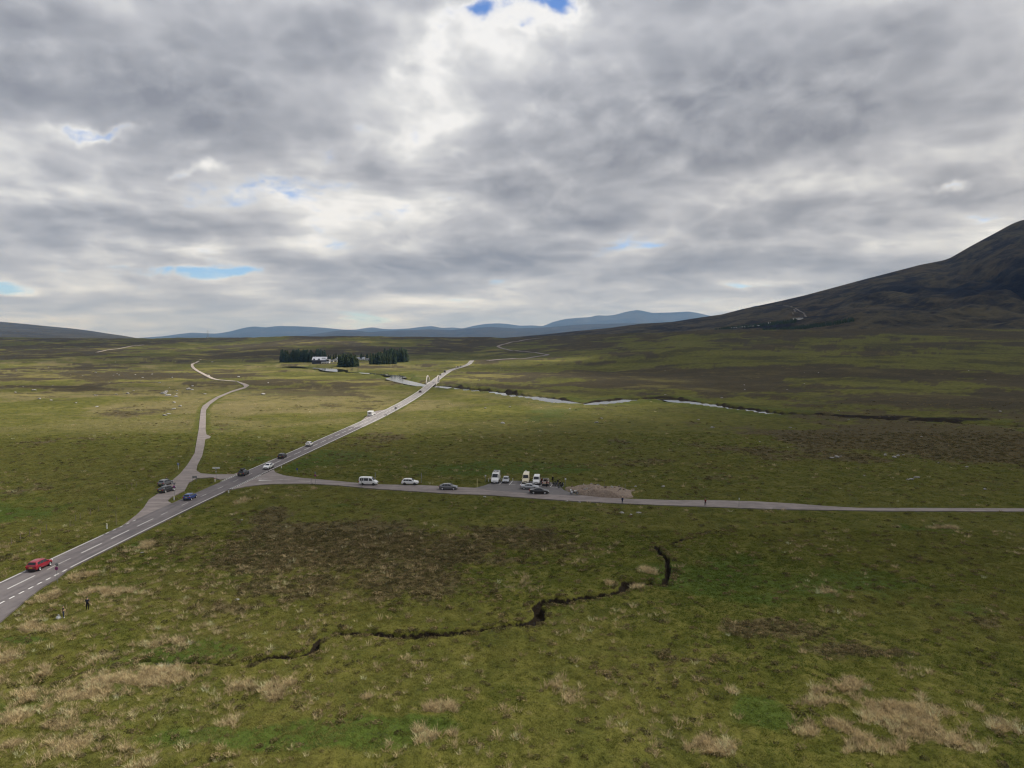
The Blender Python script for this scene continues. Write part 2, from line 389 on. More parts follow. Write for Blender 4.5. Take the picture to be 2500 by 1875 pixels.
BROWN = [(800, 1330, 360, 85, .72), (1150, 1330, 360, 70, .70), (700, 1440, 290, 55, .62), (1000, 1430, 290, 55, .66), (560, 1480, 160, 30, .6), (1870, 1535, 140, 34, .95), (1640, 1620, 300, 60, .6), (2080, 1590, 200, 22, .5), (900, 1075, 110, 22, .85), (760, 1085, 90, 14, .6),
         (2250, 1075, 350, 50, .75), (1950, 1110, 250, 30, .6), (1500, 1130, 200, 16, .55), (2400, 1180, 200, 20, .6), (2300, 1370, 160, 14, .5), (1930, 1300, 120, 12, .6), (340, 1010, 100, 14, .5), (150, 1080, 180, 18, .6), (680, 1255, 120, 14, .3), (2420, 1520, 120, 18, .5), (1420, 1245, 120, 9, .4),
         (1700, 930, 400, 22, .5), (2200, 900, 400, 25, .5)]
LUSH = [(1750, 1400, 260, 70, .75), (2050, 1420, 300, 50, .6), (2350, 1290, 250, 20, .8), (700, 1800, 330, 34, .8), (960, 1770, 180, 22, .6), (1870, 1740, 90, 50, .9), (640, 1130, 160, 24, .7), (1250, 1140, 250, 22, .85), (760, 1100, 300, 30, .4), (1330, 1010, 110, 18, .7), (1400, 1490, 180, 40, .45), (300, 1430, 220, 40, .4),
        (60, 1560, 60, 12, .8), (1600, 1480, 200, 30, .6), (520, 1590, 150, 24, .5), (700, 960, 300, 12, .5), (2300, 1480, 240, 40, .4), (1900, 1270, 300, 12, .5), (800, 1240, 60, 14, .4), (250, 1330, 120, 30, .4), (1250, 1590, 250, 24, .35), (100, 1240, 200, 40, .35)]
def veg(x, y):
    """straw, brown, lush weights 0..1 at ground points"""
    s_amt = 1 - 0.45 * sstep(250, 500, y)
    n1 = fbm(x, y, 14.0, 4, .55, 31); n2 = fbm(x, y, 45.0, 4, .5, 47); n3 = fbm(x, y, 3.2, 3, .6, 61); n4 = fbm(x, y * 0.8, 160.0, 4, .5, 73)
    n5 = fbm(x, y, 520.0, 3, .5, 83)
    straw = ell(STRAW, x, y) * (0.75 + n3 * 1.1) + n1 * 0.5 + n3 * 0.7 - 0.16
    straw = sstep(0.12, 0.80, straw) * s_amt * 0.9
    rnd = sstep(0.16, 0.40, fbm(x, y, 9.0, 3, .6, 91) + n3 * 0.3) * 0.16
    straw = np.maximum(straw, rnd * sstep(1, 0, y / 420))
    far = sstep(260, 700, y)
    brown = ell(BROWN, x, y) * 0.85 + n2 * (0.55 + .6 * far) + n1 * 0.5 + n3 * 0.3 - 0.08 + far * (n4 * 2.4 + 0.02 + n5 * 1.2) + sstep(1300, 1900, y) * .35 + sstep(170, 380, y) * sstep(40, 220, x) * .55 - sstep(-20, -60, x) * sstep(115, 60, y) * .15
    brown = sstep(0.10, 0.62, brown) * (1 - 0.7 * np.clip(ell(LUSH, x, y), 0, 1))
    lush = ell(LUSH, x, y) * 0.85 + n2 * 0.7 + n1 * 0.5 + n3 * 0.25 + far * n4 * .8
    lush = sstep(0.15, 0.75, lush) * (1 - 0.5 * brown)
    # left moor: tan grass, raised there to put its sunlight into the colour
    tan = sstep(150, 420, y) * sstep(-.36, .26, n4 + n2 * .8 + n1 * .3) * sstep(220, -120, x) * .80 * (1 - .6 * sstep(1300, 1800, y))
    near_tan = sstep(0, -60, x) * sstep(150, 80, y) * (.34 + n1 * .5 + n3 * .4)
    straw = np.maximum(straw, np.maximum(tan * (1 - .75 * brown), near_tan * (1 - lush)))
    return straw, brown, lush

# ------------------------------------------------------------------ object helpers
COL = SC.collection
def link(o, parent=None):
    COL.objects.link(o)
    if parent is not None: o.parent = parent
    return o
def tag(o, label=None, cat=None, group=None, kind=None):
    if label: o['label'] = label
    if cat: o['category'] = cat
    if group: o['group'] = group
    if kind: o['kind'] = kind
    return o
def mesh_obj(name, verts, faces, mat=None, parent=None, smooth=False, loc=None):
    me = bpy.data.meshes.new(name)
    me.from_pydata(verts, [], faces)
    if mat is not None: me.materials.append(mat)
    if smooth: me.polygons.foreach_set('use_smooth', np.ones(len(me.polygons), bool))
    me.update()
    o = bpy.data.objects.new(name, me)
    if loc is not None: o.location = loc
    return link(o, parent)
def grid_mesh(name, X, Y, Z, mat, attrs=None, smooth=True):
    nr, nc = X.shape
    me = bpy.data.meshes.new(name)
    nv = nr * nc
    co = np.empty((nv, 3), np.float32); co[:, 0] = X.ravel(); co[:, 1] = Y.ravel(); co[:, 2] = Z.ravel()
    idx = np.arange(nv).reshape(nr, nc)
    q = np.stack([idx[:-1, :-1], idx[:-1, 1:], idx[1:, 1:], idx[1:, :-1]], -1).reshape(-1, 4)
    me.vertices.add(nv); me.vertices.foreach_set('co', co.ravel())
    nf = len(q)
    me.loops.add(nf * 4); me.loops.foreach_set('vertex_index', q.ravel().astype(np.int32))
    me.polygons.add(nf); me.polygons.foreach_set('loop_start', np.arange(0, nf * 4, 4, dtype=np.int32))
    if smooth: me.polygons.foreach_set('use_smooth', np.ones(nf, bool))
    me.update(calc_edges=True)
    for k, v in (attrs or {}).items():
        a = me.attributes.new(k, 'FLOAT_COLOR', 'POINT'); a.data.foreach_set('color', v.astype(np.float32).ravel())
    if mat: me.materials.append(mat)
    return link(bpy.data.objects.new(name, me))

MATS = {}
def new_mat(name):
    m = bpy.data.materials.new(name); m.use_nodes = True
    nt = m.node_tree
    b = nt.nodes.get('Principled BSDF')
    MATS[name] = m
    return m, nt, b
def set_in(nt, b, key, v):
    if isinstance(v, E): nt.links.new(v.s, b.inputs[key])
    elif isinstance(v, tuple): b.inputs[key].default_value = (*v, 1.0) if len(v) == 3 else v
    else: b.inputs[key].default_value = v
def e_bump(nt, height, dist=0.1, strength=1.0):
    n = nt.nodes.new('ShaderNodeBump'); n.inputs['Strength'].default_value = strength; n.inputs['Distance'].default_value = dist
    nt.links.new(height.s, n.inputs['Height']); return E(nt, n.outputs[0])
def e_pos(nt):
    g = nt.nodes.new('ShaderNodeNewGeometry'); return E(nt, g.outputs['Position'])
def e_obj(nt):
    t = nt.nodes.new('ShaderNodeTexCoord'); return E(nt, t.outputs['Object'])
def e_attr(nt, name, kind='GEOMETRY'):
    a = nt.nodes.new('ShaderNodeAttribute'); a.attribute_name = name; a.attribute_type = kind
    return E(nt, a.outputs['Color']), E(nt, a.outputs['Fac']), E(nt, a.outputs['Alpha'])
def e_rgb(nt, c):
    n = nt.nodes.new('ShaderNodeSeparateColor'); nt.links.new(c.s, n.inputs[0]); return [E(nt, o) for o in n.outputs]
def simple_mat(name, col, rough=0.6, metal=0.0, spec=0.5, var=0.12, vscale=3.0):
    """plain surface with a little mottling"""
    m, nt, b = new_mat(name)
    n = e_noise(nt, e_obj(nt), vscale, 4.0, 0.6)
    c = e_mix(nt, n, tuple(max(0, v * (1 - var)) for v in col), tuple(v * (1 + var) for v in col))
    set_in(nt, b, 'Base Color', c); b.inputs['Roughness'].default_value = rough
    b.inputs['Metallic'].default_value = metal; b.inputs['Specular IOR Level'].default_value = spec
    return m

# ------------------------------------------------------------------ moor material
def moor_material():
    m, nt, b = new_mat('moor_ground')
    pos = e_pos(nt)
    v, _, peat = e_attr(nt, 'veg')
    straw, brown, lush = e_rgb(nt, v)
    nf = e_noise(nt, pos, 1.6, 6.0, 0.62)          # tussocks
    nm = e_noise(nt, pos, 0.22, 5.0, 0.6)
    nb = e_noise(nt, pos, 0.035, 5.0, 0.62)
    nc = e_noise(nt, pos, 0.006, 4.0, 0.6)
    k = (nf - 0.5) * 0.9
    green = e_mix(nt, nm.smooth(0.3, 0.7), (0.066, 0.072, 0.013), (0.116, 0.110, 0.024))
    green = e_mix(nt, (lush + k).smooth(0.15, 0.8), green, (0.058, 0.084, 0.014))
    brn = e_mix(nt, nf.smooth(0.35, 0.68), (0.066, 0.054, 0.026), (0.122, 0.098, 0.044))
    yy_ = e_sep(nt, pos)[1]
    farm = yy_.smooth(190.0, 520.0)
    brn = e_mix(nt, farm * 0.85, brn, e_mix(nt, nm, (0.028, 0.024, 0.015), (0.066, 0.052, 0.026)))
    c = e_mix(nt, (brown + k * 1.1 + (nb - 0.5) * 0.9).smooth(0.22, 0.78), green, brn)
    c = e_mix(nt, ((nb - 0.5) * 1.4 + (nm - 0.5) * 0.8 + (nc - 0.5) * 0.8).smooth(0.10, 0.42) * 0.55, c, (0.135, 0.118, 0.040))
    xl_ = e_sep(nt, pos)[0].smooth(320.0, -80.0) * 0.75 + 0.25     # left grass kept paler, so its sunlight is partly in the colour
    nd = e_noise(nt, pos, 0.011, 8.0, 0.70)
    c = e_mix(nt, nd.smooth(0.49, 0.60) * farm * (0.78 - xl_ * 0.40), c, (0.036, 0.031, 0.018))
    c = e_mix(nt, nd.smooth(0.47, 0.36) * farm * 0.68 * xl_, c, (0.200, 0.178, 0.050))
    c = e_mix(nt, (straw + k * 1.3).smooth(0.15, 1.05) * 0.75, c, (0.215, 0.170, 0.088))
    c = e_mix(nt, ((nf * 1.3 + nm * 0.7).smooth(1.12, 1.32)) * 0.5, c, (0.16, 0.135, 0.06))
    c = e_mix(nt, ((nf * 1.2 + nm * 0.8).smooth(0.90, 0.66)) * 0.7, c, (0.026, 0.024, 0.013))
    c = e_mix(nt, peat.smooth(0.25, 0.7), c, (0.020, 0.015, 0.010))
    set_in(nt, b, 'Base Color', c); b.inputs['Roughness'].default_value = 0.95; b.inputs['Specular IOR Level'].default_value = 0.08
    h = nf * 0.5 + nm * 1.2 + e_noise(nt, pos, 6.0, 3.0, 0.6) * 0.18
    set_in(nt, b, 'Normal', e_bump(nt, h, 0.55, 0.9))
    return m

# ------------------------------------------------------------------ moor sheet
t_rows = np.linspace(CAM_H / 50.0, CAM_H / 1400.0, 540)
rows = np.concatenate([np.array([-6000, -3000, -1500, -700, -300, -120, -40, 10, 32, 44.]), CAM_H / t_rows,
                       np.geomspace(1412, 3200, 110), np.geomspace(3300, 36500, 26)])
u_in = np.linspace(-0.80, 0.80, 880)
u_out = np.concatenate([np.linspace(0.81, 1.3, 26), np.geomspace(1.4, 1.28 if False else 6.0, 10)])
us = np.concatenate([-u_out[::-1], u_in, u_out])
wrow = np.where(rows > 45, rows, 45 + (45 - rows) * 0.6)
GX = wrow[:, None] * us[None, :]
GY = np.repeat(rows[:, None], len(us), 1)
fx_, fy_ = GX.ravel(), GY.ravel()
DY = np.clip(fy_ ** 2 * (t_rows[0] - t_rows[1]) / CAM_H, 0.2, 60)
DY = np.where(fy_ < 50, 1.0, DY)
road_d = paved_d(fx_, fy_)
riv_d = polyline_d(fx_, fy_, RIV_C)
burn_d = polyline_d(fx_, fy_, BURN_C, 25.0)
def micro(x, y, dyr):
    near = 1 - sstep(160, 420, y)
    z = fbm(x, y, 2.4, 3, .55, 3) * 0.50 * near + fbm(x, y, 9.0, 3, .5, 13) * 0.62 * (1 - 0.6 * sstep(300, 700, y))
    z = z + fbm(x, y, 38.0, 3, .5, 23) * (1.5 * sstep(60, 260, y) + 1.3 * sstep(320, 600, y))
    return z
calm = sstep(0.15, 1.0, (road_d - 0.8 * DY * sstep(180, 500, fy_)) / (2.5 + DY * 0.8))
z_land = land(fx_, fy_)
z = z_land + micro(fx_, fy_, DY) * calm * (1 - sstep(2500, 4000, fy_)) - 0.02 - 0.16 * (1 - sstep(-0.2, 0.6, road_d))
# verge berm along the paved edges
z = z + 0.10 * np.exp(-((road_d - 1.6) / 0.9) ** 2) * (fy_ < 250)
rv = sstep(2.2, -0.8, riv_d - 0.45 * DY)
z = z * (1 - rv) + rv * (z_land - 2.4)
bank = np.exp(-((riv_d - 5.0) / 3.2) ** 2) * (riv_d > 0)
z = z + bank * 0.15
bn = sstep(0.66, -0.12, burn_d + fbm(fx_, fy_, 1.6, 2, .5, 41) * 0.5)
bn = np.where(fy_ < 240, bn, 0)
z = z - bn * 1.3
straw, brown, lush = veg(fx_, fy_)
near_road = sstep(3.2, 0.6, road_d) * (fy_ < 700)
lush = np.maximum(lush * (1 - near_road), near_road * 0.35); brown = brown * (1 - near_road); straw = straw * (1 - 0.8 * near_road)
_o = np.argsort(RIV_C[20:, 0]); _ry = np.interp(fx_, RIV_C[20:, 0][_o], RIV_C[20:, 1][_o])
far_bank = (fy_ > _ry) * (fx_ > -60) * sstep(190, 130, fx_) * sstep(10, 2, riv_d + fbm(fx_, fy_, 14, 2, .5, 71) * 6) * (riv_d > -1)
peat = np.maximum(np.maximum(sstep(.05, .42, bn), far_bank), sstep(3.4, 0.2, np.abs(riv_d - 0.4)) * 1.0 * (fy_ > 200))
peat = np.maximum(peat, sstep(.25, .8, ell([(2120, 1015.5, 170, 6, 1), (2310, 1022, 150, 5, .9), (1990, 1013, 90, 4, .9)], fx_, fy_) + fbm(fx_, fy_, 30, 3, .6, 61) * .6))
lush = np.maximum(lush, 0.5 * np.exp(-((riv_d - 12) / 10) ** 2))
VEG = np.stack([straw, brown, lush, peat], -1)
moor = grid_mesh('moor', GX, GY, z.reshape(GX.shape), moor_material(), {'veg': VEG})
tag(moor, 'rolling green and brown moorland reaching to the horizon', kind='structure')

def ground(x, y):
    """height of the modelled ground at one point (roads excluded)"""
    xa, ya = np.array([float(x)]), np.array([float(y)])
    return float(land(xa, ya)[0])

# ------------------------------------------------------------------ mountain and hills
def hill_material(name, c0, c1, c2, scale, rock_shade=None):
    m, nt, b = new_mat(name)
    pos = e_pos(nt)
    px_, py_, pz_ = e_sep(nt, pos)
    st = e_xyz(nt, px_ + pz_ * 0.9, py_, pz_ * 0.35)
    n1 = e_noise(nt, st, scale, 6.0, 0.62); n2 = e_noise(nt, pos, scale * 5.0, 5.0, 0.62); n3 = e_noise(nt, pos, scale * 0.3, 3.0, 0.5)
    c = e_mix(nt, (n1 * 0.6 + n2 * 0.4).smooth(0.40, 0.60), c0, c1)
    c = e_mix(nt, (n3 * 0.6 + n1 * 0.4).smooth(0.48, 0.68), c, c2)
    if rock_shade is not None:
        _, _, gully_shade = e_attr(nt, 'veg')
        c = e_mix(nt, (gully_shade * 1.4 + (n2 - 0.5) * 1.2).smooth(0.20, 0.60), c, rock_shade)
    set_in(nt, b, 'Base Color', c); b.inputs['Roughness'].default_value = 0.95; b.inputs['Specular IOR Level'].default_value = 0.05
    set_in(nt, b, 'Normal', e_bump(nt, n1 * 1.0 + n2 * 0.4, 0.25 / scale, 0.7))
    return m
def ridge(name, label, prof, dist, front, back, mat, u0, u1, nu, nv, rough, seed, foot=30.0, tilt=0.0, power=1.4):
    """a hill whose skyline passes through the given photo points, standing at its own distance"""
    pxs = np.array([p[0] for p in prof], float); pys = np.array([p[1] for p in prof], float)
    uu = np.linspace(u0, u1, nu)
    P_ = 1250 + FPX * uu
    yl = np.interp(P_, pxs, pys)
    ker = np.array([.25, .5, .25])
    yl = np.convolve(np.pad(yl, 1, mode='edge'), ker, 'valid')
    dd = dist * (1 + tilt * (uu - u0) / (u1 - u0))
    zt = CAM_H + dd * (832 - yl) / FPX
    if name == 'mountain': foot = np.interp(P_, [1000, 1500, 1900], [-25., 5., 42.])[None, :]
    s = np.concatenate([np.linspace(0, 1, nv), np.linspace(1, 2, max(6, nv // 5))[1:]])
    S = s[:, None]; 
    Yg = np.where(S <= 1, dd[None, :] - front * (1 - S), dd[None, :] + back * (S - 1))
    Xg = uu[None, :] * Yg
    prof_z = np.where(S <= 1, np.clip(S, 0, 1) ** power, 1 - (S - 1) ** 1.3)
    Z = foot + (zt[None, :] - foot) * prof_z
    env = np.where(S <= 1, 4 * S * (1 - S) + 0.0, 1 - np.abs(2 * S - 3))
    g = fbm(Xg.ravel() + Z.ravel() * 1.2, Yg.ravel(), front / 3.5, 5, .55, seed).reshape(Xg.shape)
    gul = -np.abs(fbm((Xg + Z * 0.8).ravel(), Yg.ravel() * 0.35, front / 7.0, 4, .55, seed + 5).reshape(Xg.shape)) * 1.6 + 0.25
    amp = rough * np.clip(zt[None, :] - foot, 0, None)
    Z = Z + env * amp * (g * 1.1 + gul * 0.7)
    Z = np.where(S > 1.85, -40, Z); Z[0, :] = np.ravel(foot)[0] - 40 if np.size(foot) == 1 else np.ravel(foot) - 40
    gully_shade = np.clip(-gul * 1.1 + g * 0.6 + 0.05, 0, 1) * env  # dark rock mask that also puts gully shade into the colour
    A = np.zeros((Xg.size, 4)); A[:, 3] = gully_shade.ravel()
    o = grid_mesh(name, Xg, Yg, Z, mat, {'veg': A})
    return tag(o, label, kind='structure')
M_MOUNT = hill_material('mountain_slope', (0.020, 0.018, 0.018), (0.086, 0.074, 0.042), (0.080, 0.062, 0.038), 0.006, (0.014, 0.014, 0.017))
M_HILL = hill_material('hill_slope', (0.03, 0.027, 0.02), (0.055, 0.048, 0.03), (0.06, 0.055, 0.034), 0.002)
M_FAR = hill_material('far_hill_slope', (0.026, 0.026, 0.022), (0.042, 0.040, 0.030), (0.055, 0.050, 0.034), 0.0008)
mountain = ridge('mountain', 'dark heathery mountain flank rising to the right',
      [(1000, 850), (1100, 838), (1240, 824), (1330, 816.5), (1400, 809), (1490, 800.5), (1560, 791), (1640, 786), (1700, 776.5), (1760, 768), (1810, 755), (1900, 736), (1960, 722), (2020, 706), (2090, 687), (2190, 661), (2240, 648), (2295, 637.5), (2312, 631), (2360, 603), (2410, 576), (2455, 551), (2475, 543), (2500, 537), (2560, 518), (2700, 480), (2900, 440), (3300, 410), (4200, 400)],
      4300, 2200, 2500, M_MOUNT, -0.14, 1.6, 640, 200, 0.25, 101, foot=42.0, tilt=-0.22, power=1.55)
ridge('hill', 'long low grey hill at the far left', [(-1500, 700), (-800, 730), (-300, 760), (-100, 778), (0, 785), (70, 791.5), (125, 797), (180, 802), (240, 810), (262, 814), (300, 819), (345, 827), (420, 836), (600, 850)],
      8500, 4200, 3000, M_HILL, -1.6, -0.36, 160, 50, 0.10, 201, foot=40)
ridge('hill', 'middle range of blue hills beyond the moor', [(560, 836), (700, 826), (780, 814), (822, 807.5), (850, 806), (880, 808), (900, 811), (940, 808), (1000, 806), (1050, 804), (1100, 806), (1150, 801), (1200, 798), (1260, 802), (1340, 799), (1420, 792), (1500, 790), (1600, 788), (1700, 790), (1900, 792), (2300, 800)],
      15000, 5000, 4000, M_FAR, -0.45, 0.55, 320, 50, 0.26, 301, foot=30)
ridge('hill', 'farthest blue mountains on the skyline', [(-400, 840), (200, 834), (340, 825), (400, 821), (440, 815.5), (470, 812), (500, 813.5), (530, 814.5), (560, 810), (580, 805), (600, 800), (622, 797), (650, 799.5), (680, 796), (720, 796.5), (760, 798), (800, 801), (840, 805), (868, 805), (890, 801.5), (910, 799), (935, 803), (960, 804), (1000, 802), (1030, 798), (1055, 796), (1080, 801), (1105, 799.5), (1130, 802), (1160, 795), (1185, 791), (1215, 789.5),
      (1240, 791), (1270, 795.5), (1300, 794.5), (1325, 796.5), (1350, 786), (1380, 779), (1410, 776), (1440, 774.5), (1457, 770), (1480, 771), (1500, 769), (1530, 761), (1555, 757), (1578, 761.5), (1590, 764.5), (1640, 763), (1680, 761), (1700, 764), (1730, 771), (1780, 775), (1805, 766), (1832, 749), (1850, 746), (1870, 752), (1950, 770), (2300, 790), (2600, 800)],
      24000, 7000, 6000, M_FAR, -0.70, 0.75, 480, 50, 0.20, 401, foot=20)

# ------------------------------------------------------------------ the overhead cloud added out of view, shaped to shade the moor
def shade_cloud_cover():
    xs = np.arange(-2600, 5200, 50.0); ys = np.arange(-900, 4900, 40.0)
    X, Y = np.meshgrid(xs, ys)
    x, y = X.ravel(), Y.ravel()
    n = fbm(x, y, 900, 4, .5, 501) * 0.9 + fbm(x, y, 260, 3, .5, 511) * 0.6
    def g(cx, cy, sx, sy, a): return a * np.exp(-((x - cx) / sx) ** 2 - ((y - cy) / sy) ** 2)
    dark = 0.66 + n * 0.75
    dark -= g(-330, 760, 420, 200, 1.5) + g(-260, 400, 330, 120, 1.3) + g(-60, 330, 140, 130, .5) + g(120, 440, 280, 45, .8) + g(-700, 2000, 500, 260, .55) + g(-250, 1150, 330, 120, .8) + g(60, 1180, 200, 120, .8) + g(-1300, 800, 600, 500, .9)
    dark -= g(-70, 70, 190, 110, .95) + g(70, 95, 220, 70, .38)
    dark += g(-330, 590, 160, 45, .9) + g(-170, 270, 130, 34, .45) + g(700, 900, 500, 600, .5) + g(1500, 3000, 1200, 1300, .8) + g(330, 2200, 450, 800, .7) + g(0, 1700, 500, 180, .5) + g(330, 360, 260, 200, .75) + g(500, 420, 200, 200, .3) + g(-10, 240, 90, 40, .2)
    od = np.clip(dark, 0, 1.3) * 1.9
    edge = np.minimum.reduce([sstep(-2600, -2200, x), sstep(5140, 4600, x), sstep(-900, -500, y), sstep(4840, 4300, y)])
    dens = 0.0042
    th = (od * edge / dens).reshape(X.shape)
    zc = 4200.0; off = SUN_DIR * (zc / SUN_DIR.z)
    nr, nc = X.shape
    vs = []; vid_t = -np.ones(X.shape, int); vid_b = -np.ones(X.shape, int); fs = []
    pos = th > 0.5
    use = np.zeros_like(pos)
    q = pos[:-1, :-1] | pos[1:, :-1] | pos[:-1, 1:] | pos[1:, 1:]
    for a in (0, 1):
        for b_ in (0, 1): use[a:nr - 1 + a, b_:nc - 1 + b_] |= q
    wob = fbm(x, y, 180, 2, .5, 521).reshape(X.shape)
    for i in range(nr):
        for j in range(nc):
            if use[i, j]:
                t = th[i, j] if pos[i, j] else 0.0
                w = 0.30 + 0.2 * wob[i, j]
                vid_t[i, j] = len(vs); vs.append((X[i, j] + off.x, Y[i, j] + off.y, zc + t * (1 - w)))
                if t > 0: vid_b[i, j] = len(vs); vs.append((X[i, j] + off.x, Y[i, j] + off.y, zc - t * w))
                else: vid_b[i, j] = vid_t[i, j]
    def add(f):
        g_ = []
        for v in f:
            if not g_ or v != g_[-1]: g_.append(v)
        if len(set(g_)) >= 3: fs.append(g_)
    for i in range(nr - 1):
        for j in range(nc - 1):
            if q[i, j]:
                c = ((i, j), (i, j + 1), (i + 1, j + 1), (i + 1, j))
                add([int(vid_t[k]) for k in c]); add([int(vid_b[k]) for k in reversed(c)])
    m = bpy.data.materials.new('shade_cloud_vapour'); m.use_nodes = True
    nt = m.node_tree; nt.nodes.clear()
    v = nt.nodes.new('ShaderNodeVolumePrincipled'); v.inputs['Color'].default_value = (0.95, 0.95, 0.97, 1); v.inputs['Density'].default_value = dens; v.inputs['Anisotropy'].default_value = 0.6
    o = nt.nodes.new('ShaderNodeOutputMaterial'); nt.links.new(v.outputs[0], o.inputs['Volume'])
    ob = mesh_obj('shade_cloud', vs, fs, m)
    return tag(ob, 'broken cloud added out of view overhead to shade the moor', kind='structure')
shade_cloud_cover()

# ------------------------------------------------------------------ haze
def haze_box():
    x0, x1, y0, y1, z0, z1 = -47000, 47000, -6900, 37000, -800, 1180
    v = [(x, y, zz) for zz in (z0, z1) for y in (y0, y1) for x in (x0, x1)]
    f = [(0, 2, 3, 1), (4, 5, 7, 6), (0, 1, 5, 4), (2, 6, 7, 3), (0, 4, 6, 2), (1, 3, 7, 5)]
    m = bpy.data.materials.new('haze_air'); m.use_nodes = True
    nt = m.node_tree; nt.nodes.clear()
    p = nt.nodes.new('ShaderNodeVolumePrincipled'); p.inputs['Color'].default_value = (0.24, 0.50, 1.0, 1); p.inputs['Density'].default_value = HAZE; p.inputs['Absorption Color'].default_value = (1, 1, 1, 1); p.inputs['Anisotropy'].default_value = 0.2
    o = nt.nodes.new('ShaderNodeOutputMaterial'); nt.links.new(p.outputs[0], o.inputs['Volume'])
    return tag(mesh_obj('haze', v, f, m), 'pale blue haze over the far hills', kind='stuff')
HAZE = 3.0e-5
haze_box()

# ------------------------------------------------------------------ roads
def asphalt(name, c0, c1, patch, streak=True):
    m, nt, b = new_mat(name)
    pos = e_pos(nt); x, y, z_ = e_sep(nt, pos)
    fine = e_noise(nt, pos, 9.0, 4.0, 0.7); mid = e_noise(nt, pos, 0.5, 5.0, 0.6)
    st = e_noise(nt, e_xyz(nt, x * 1.1, y * 0.06, z_), 1.0, 3.0, 0.55) if streak else e_noise(nt, e_xyz(nt, x * 0.08, y * 0.9, z_), 1.0, 3.0, 0.55)
    c = e_mix(nt, (mid * 0.4 + st * 0.6).smooth(0.38, 0.62), c0, c1)
    c = e_mix(nt, e_noise(nt, pos, 0.09, 4.0, 0.6).smooth(0.55, 0.68) * 0.6, c, patch)
    c = e_mix(nt, fine.smooth(0.55, 0.75) * 0.25, c, tuple(v * 1.5 for v in c1))
    set_in(nt, b, 'Base Color', c); b.inputs['Roughness'].default_value = 0.85; b.inputs['Specular IOR Level'].default_value = 0.35
    set_in(nt, b, 'Normal', e_bump(nt, fine, 0.01, 0.5))
    return m
M_MAIN = asphalt('main_asphalt', (0.105, 0.092, 0.094), (0.155, 0.138, 0.137), (0.085, 0.077, 0.082))
M_SIDE = asphalt('side_asphalt', (0.175, 0.148, 0.140), (0.255, 0.220, 0.206), (0.15, 0.13, 0.125), False)
M_PARK = asphalt('carpark_asphalt', (0.115, 0.106, 0.106), (0.155, 0.144, 0.142), (0.18, 0.165, 0.158), False)
M_GRAVEL = asphalt('track_gravel', (0.30, 0.25, 0.22), (0.42, 0.36, 0.31), (0.34, 0.29, 0.25))
def paint_mat():
    m, nt, b = new_mat('road_paint')
    pos = e_pos(nt)
    n = e_noise(nt, pos, 2.5, 5.0, 0.7)
    set_in(nt, b, 'Base Color', e_mix(nt, n.smooth(0.60, 0.80), (0.72, 0.71, 0.68), (0.30, 0.28, 0.27)))
    b.inputs['Roughness'].default_value = 0.7
    return m
M_PAINT = paint_mat()
def worn_paint():
    m, nt, b = new_mat('worn_road_paint')
    n = e_noise(nt, e_pos(nt), 2.0, 5.0, 0.7)
    set_in(nt, b, 'Base Color', e_mix(nt, n.smooth(0.42, 0.66), (0.55, 0.53, 0.50), (0.24, 0.22, 0.21)))
    b.inputs['Roughness'].default_value = 0.8
    return m
M_WORN = worn_paint()

def lift_of(y): return 0.10 + 0.30 * max(0.0, min(1.0, (y - 250) / 500.0))
def polygon_road(name, label, poly, mat, dz):
    from mathutils.geometry import tessellate_polygon
    pts = [Vector((p.x, p.y, lift_of(p.y) + dz)) for p in poly]
    tris = tessellate_polygon([[Vector((p.x, p.y, 0)) for p in pts]])
    n = len(pts)
    vs = [tuple(p) for p in pts] + [(p.x, p.y, p.z - 0.5) for p in pts]
    fs = []
    for t in tris:
        a, b, c = (pts[i] for i in t)
        fs.append(tuple(t) if (b - a).cross(c - a).z > 0 else tuple(reversed(t)))
    area = sum(pts[i].x * pts[(i + 1) % n].y - pts[(i + 1) % n].x * pts[i].y for i in range(n))
    for i in range(n):
        j = (i + 1) % n
        fs.append((i, i + n, j + n, j) if area > 0 else (j, j + n, i + n, i))
    return tag(mesh_obj(name, vs, fs, mat), label, kind='structure')
def ribbon(name, label, C, mat, dz, rise=True, follow=True):
    """C: rows x, y, halfwidth"""
    pts = [Vector((c[0], c[1])) for c in C]
    vs, fs = [], []
    n = len(pts)
    for i, p in enumerate(pts):
        d = (pts[min(i + 1, n - 1)] - pts[max(i - 1, 0)]).normalized(); s = Vector((d.y, -d.x)) * C[i][2]
        for k, q in enumerate((p - s, p + s)):
            zz = ground(p.x, p.y) + lift_of(p.y) + dz
            vs += [(q.x, q.y, zz), (q.x, q.y, zz - 0.6)]
        if i:
            a = 4 * (i - 1); b = 4 * i
            fs += [(a, a + 2, b + 2, b), (a, b, b + 1, a + 1), (a + 2, a + 3, b + 3, b + 2)]
    return tag(mesh_obj(name, vs, fs, mat), label, kind='structure')
def resample(ch, step):
    out = []
    for a, b in zip(ch[:-1], ch[1:]):
        k = max(1, int((b - a).length / step))
        out += [a.lerp(b, t / k) for t in range(k)]
    return out + [ch[-1]]
main_road = ribbon('road', 'grey two-lane main road running straight away across the moor', MAIN_C[ROAD_Y <= 312], M_MAIN, 0.012)
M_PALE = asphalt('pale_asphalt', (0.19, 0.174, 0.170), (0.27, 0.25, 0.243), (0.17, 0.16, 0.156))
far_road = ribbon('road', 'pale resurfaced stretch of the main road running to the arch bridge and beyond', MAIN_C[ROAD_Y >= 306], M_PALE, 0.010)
layby = polygon_road('layby', 'lay-by widening the near right side of the main road', LAYBY, M_MAIN, 0.004)
van_bay = polygon_road('layby', 'pale lay-by holding the caravan', VANBAY, M_SIDE, 0.004)
side_road = polygon_road('road', 'side road leading right past the car park', SIDE_POLY, M_SIDE, 0.000)
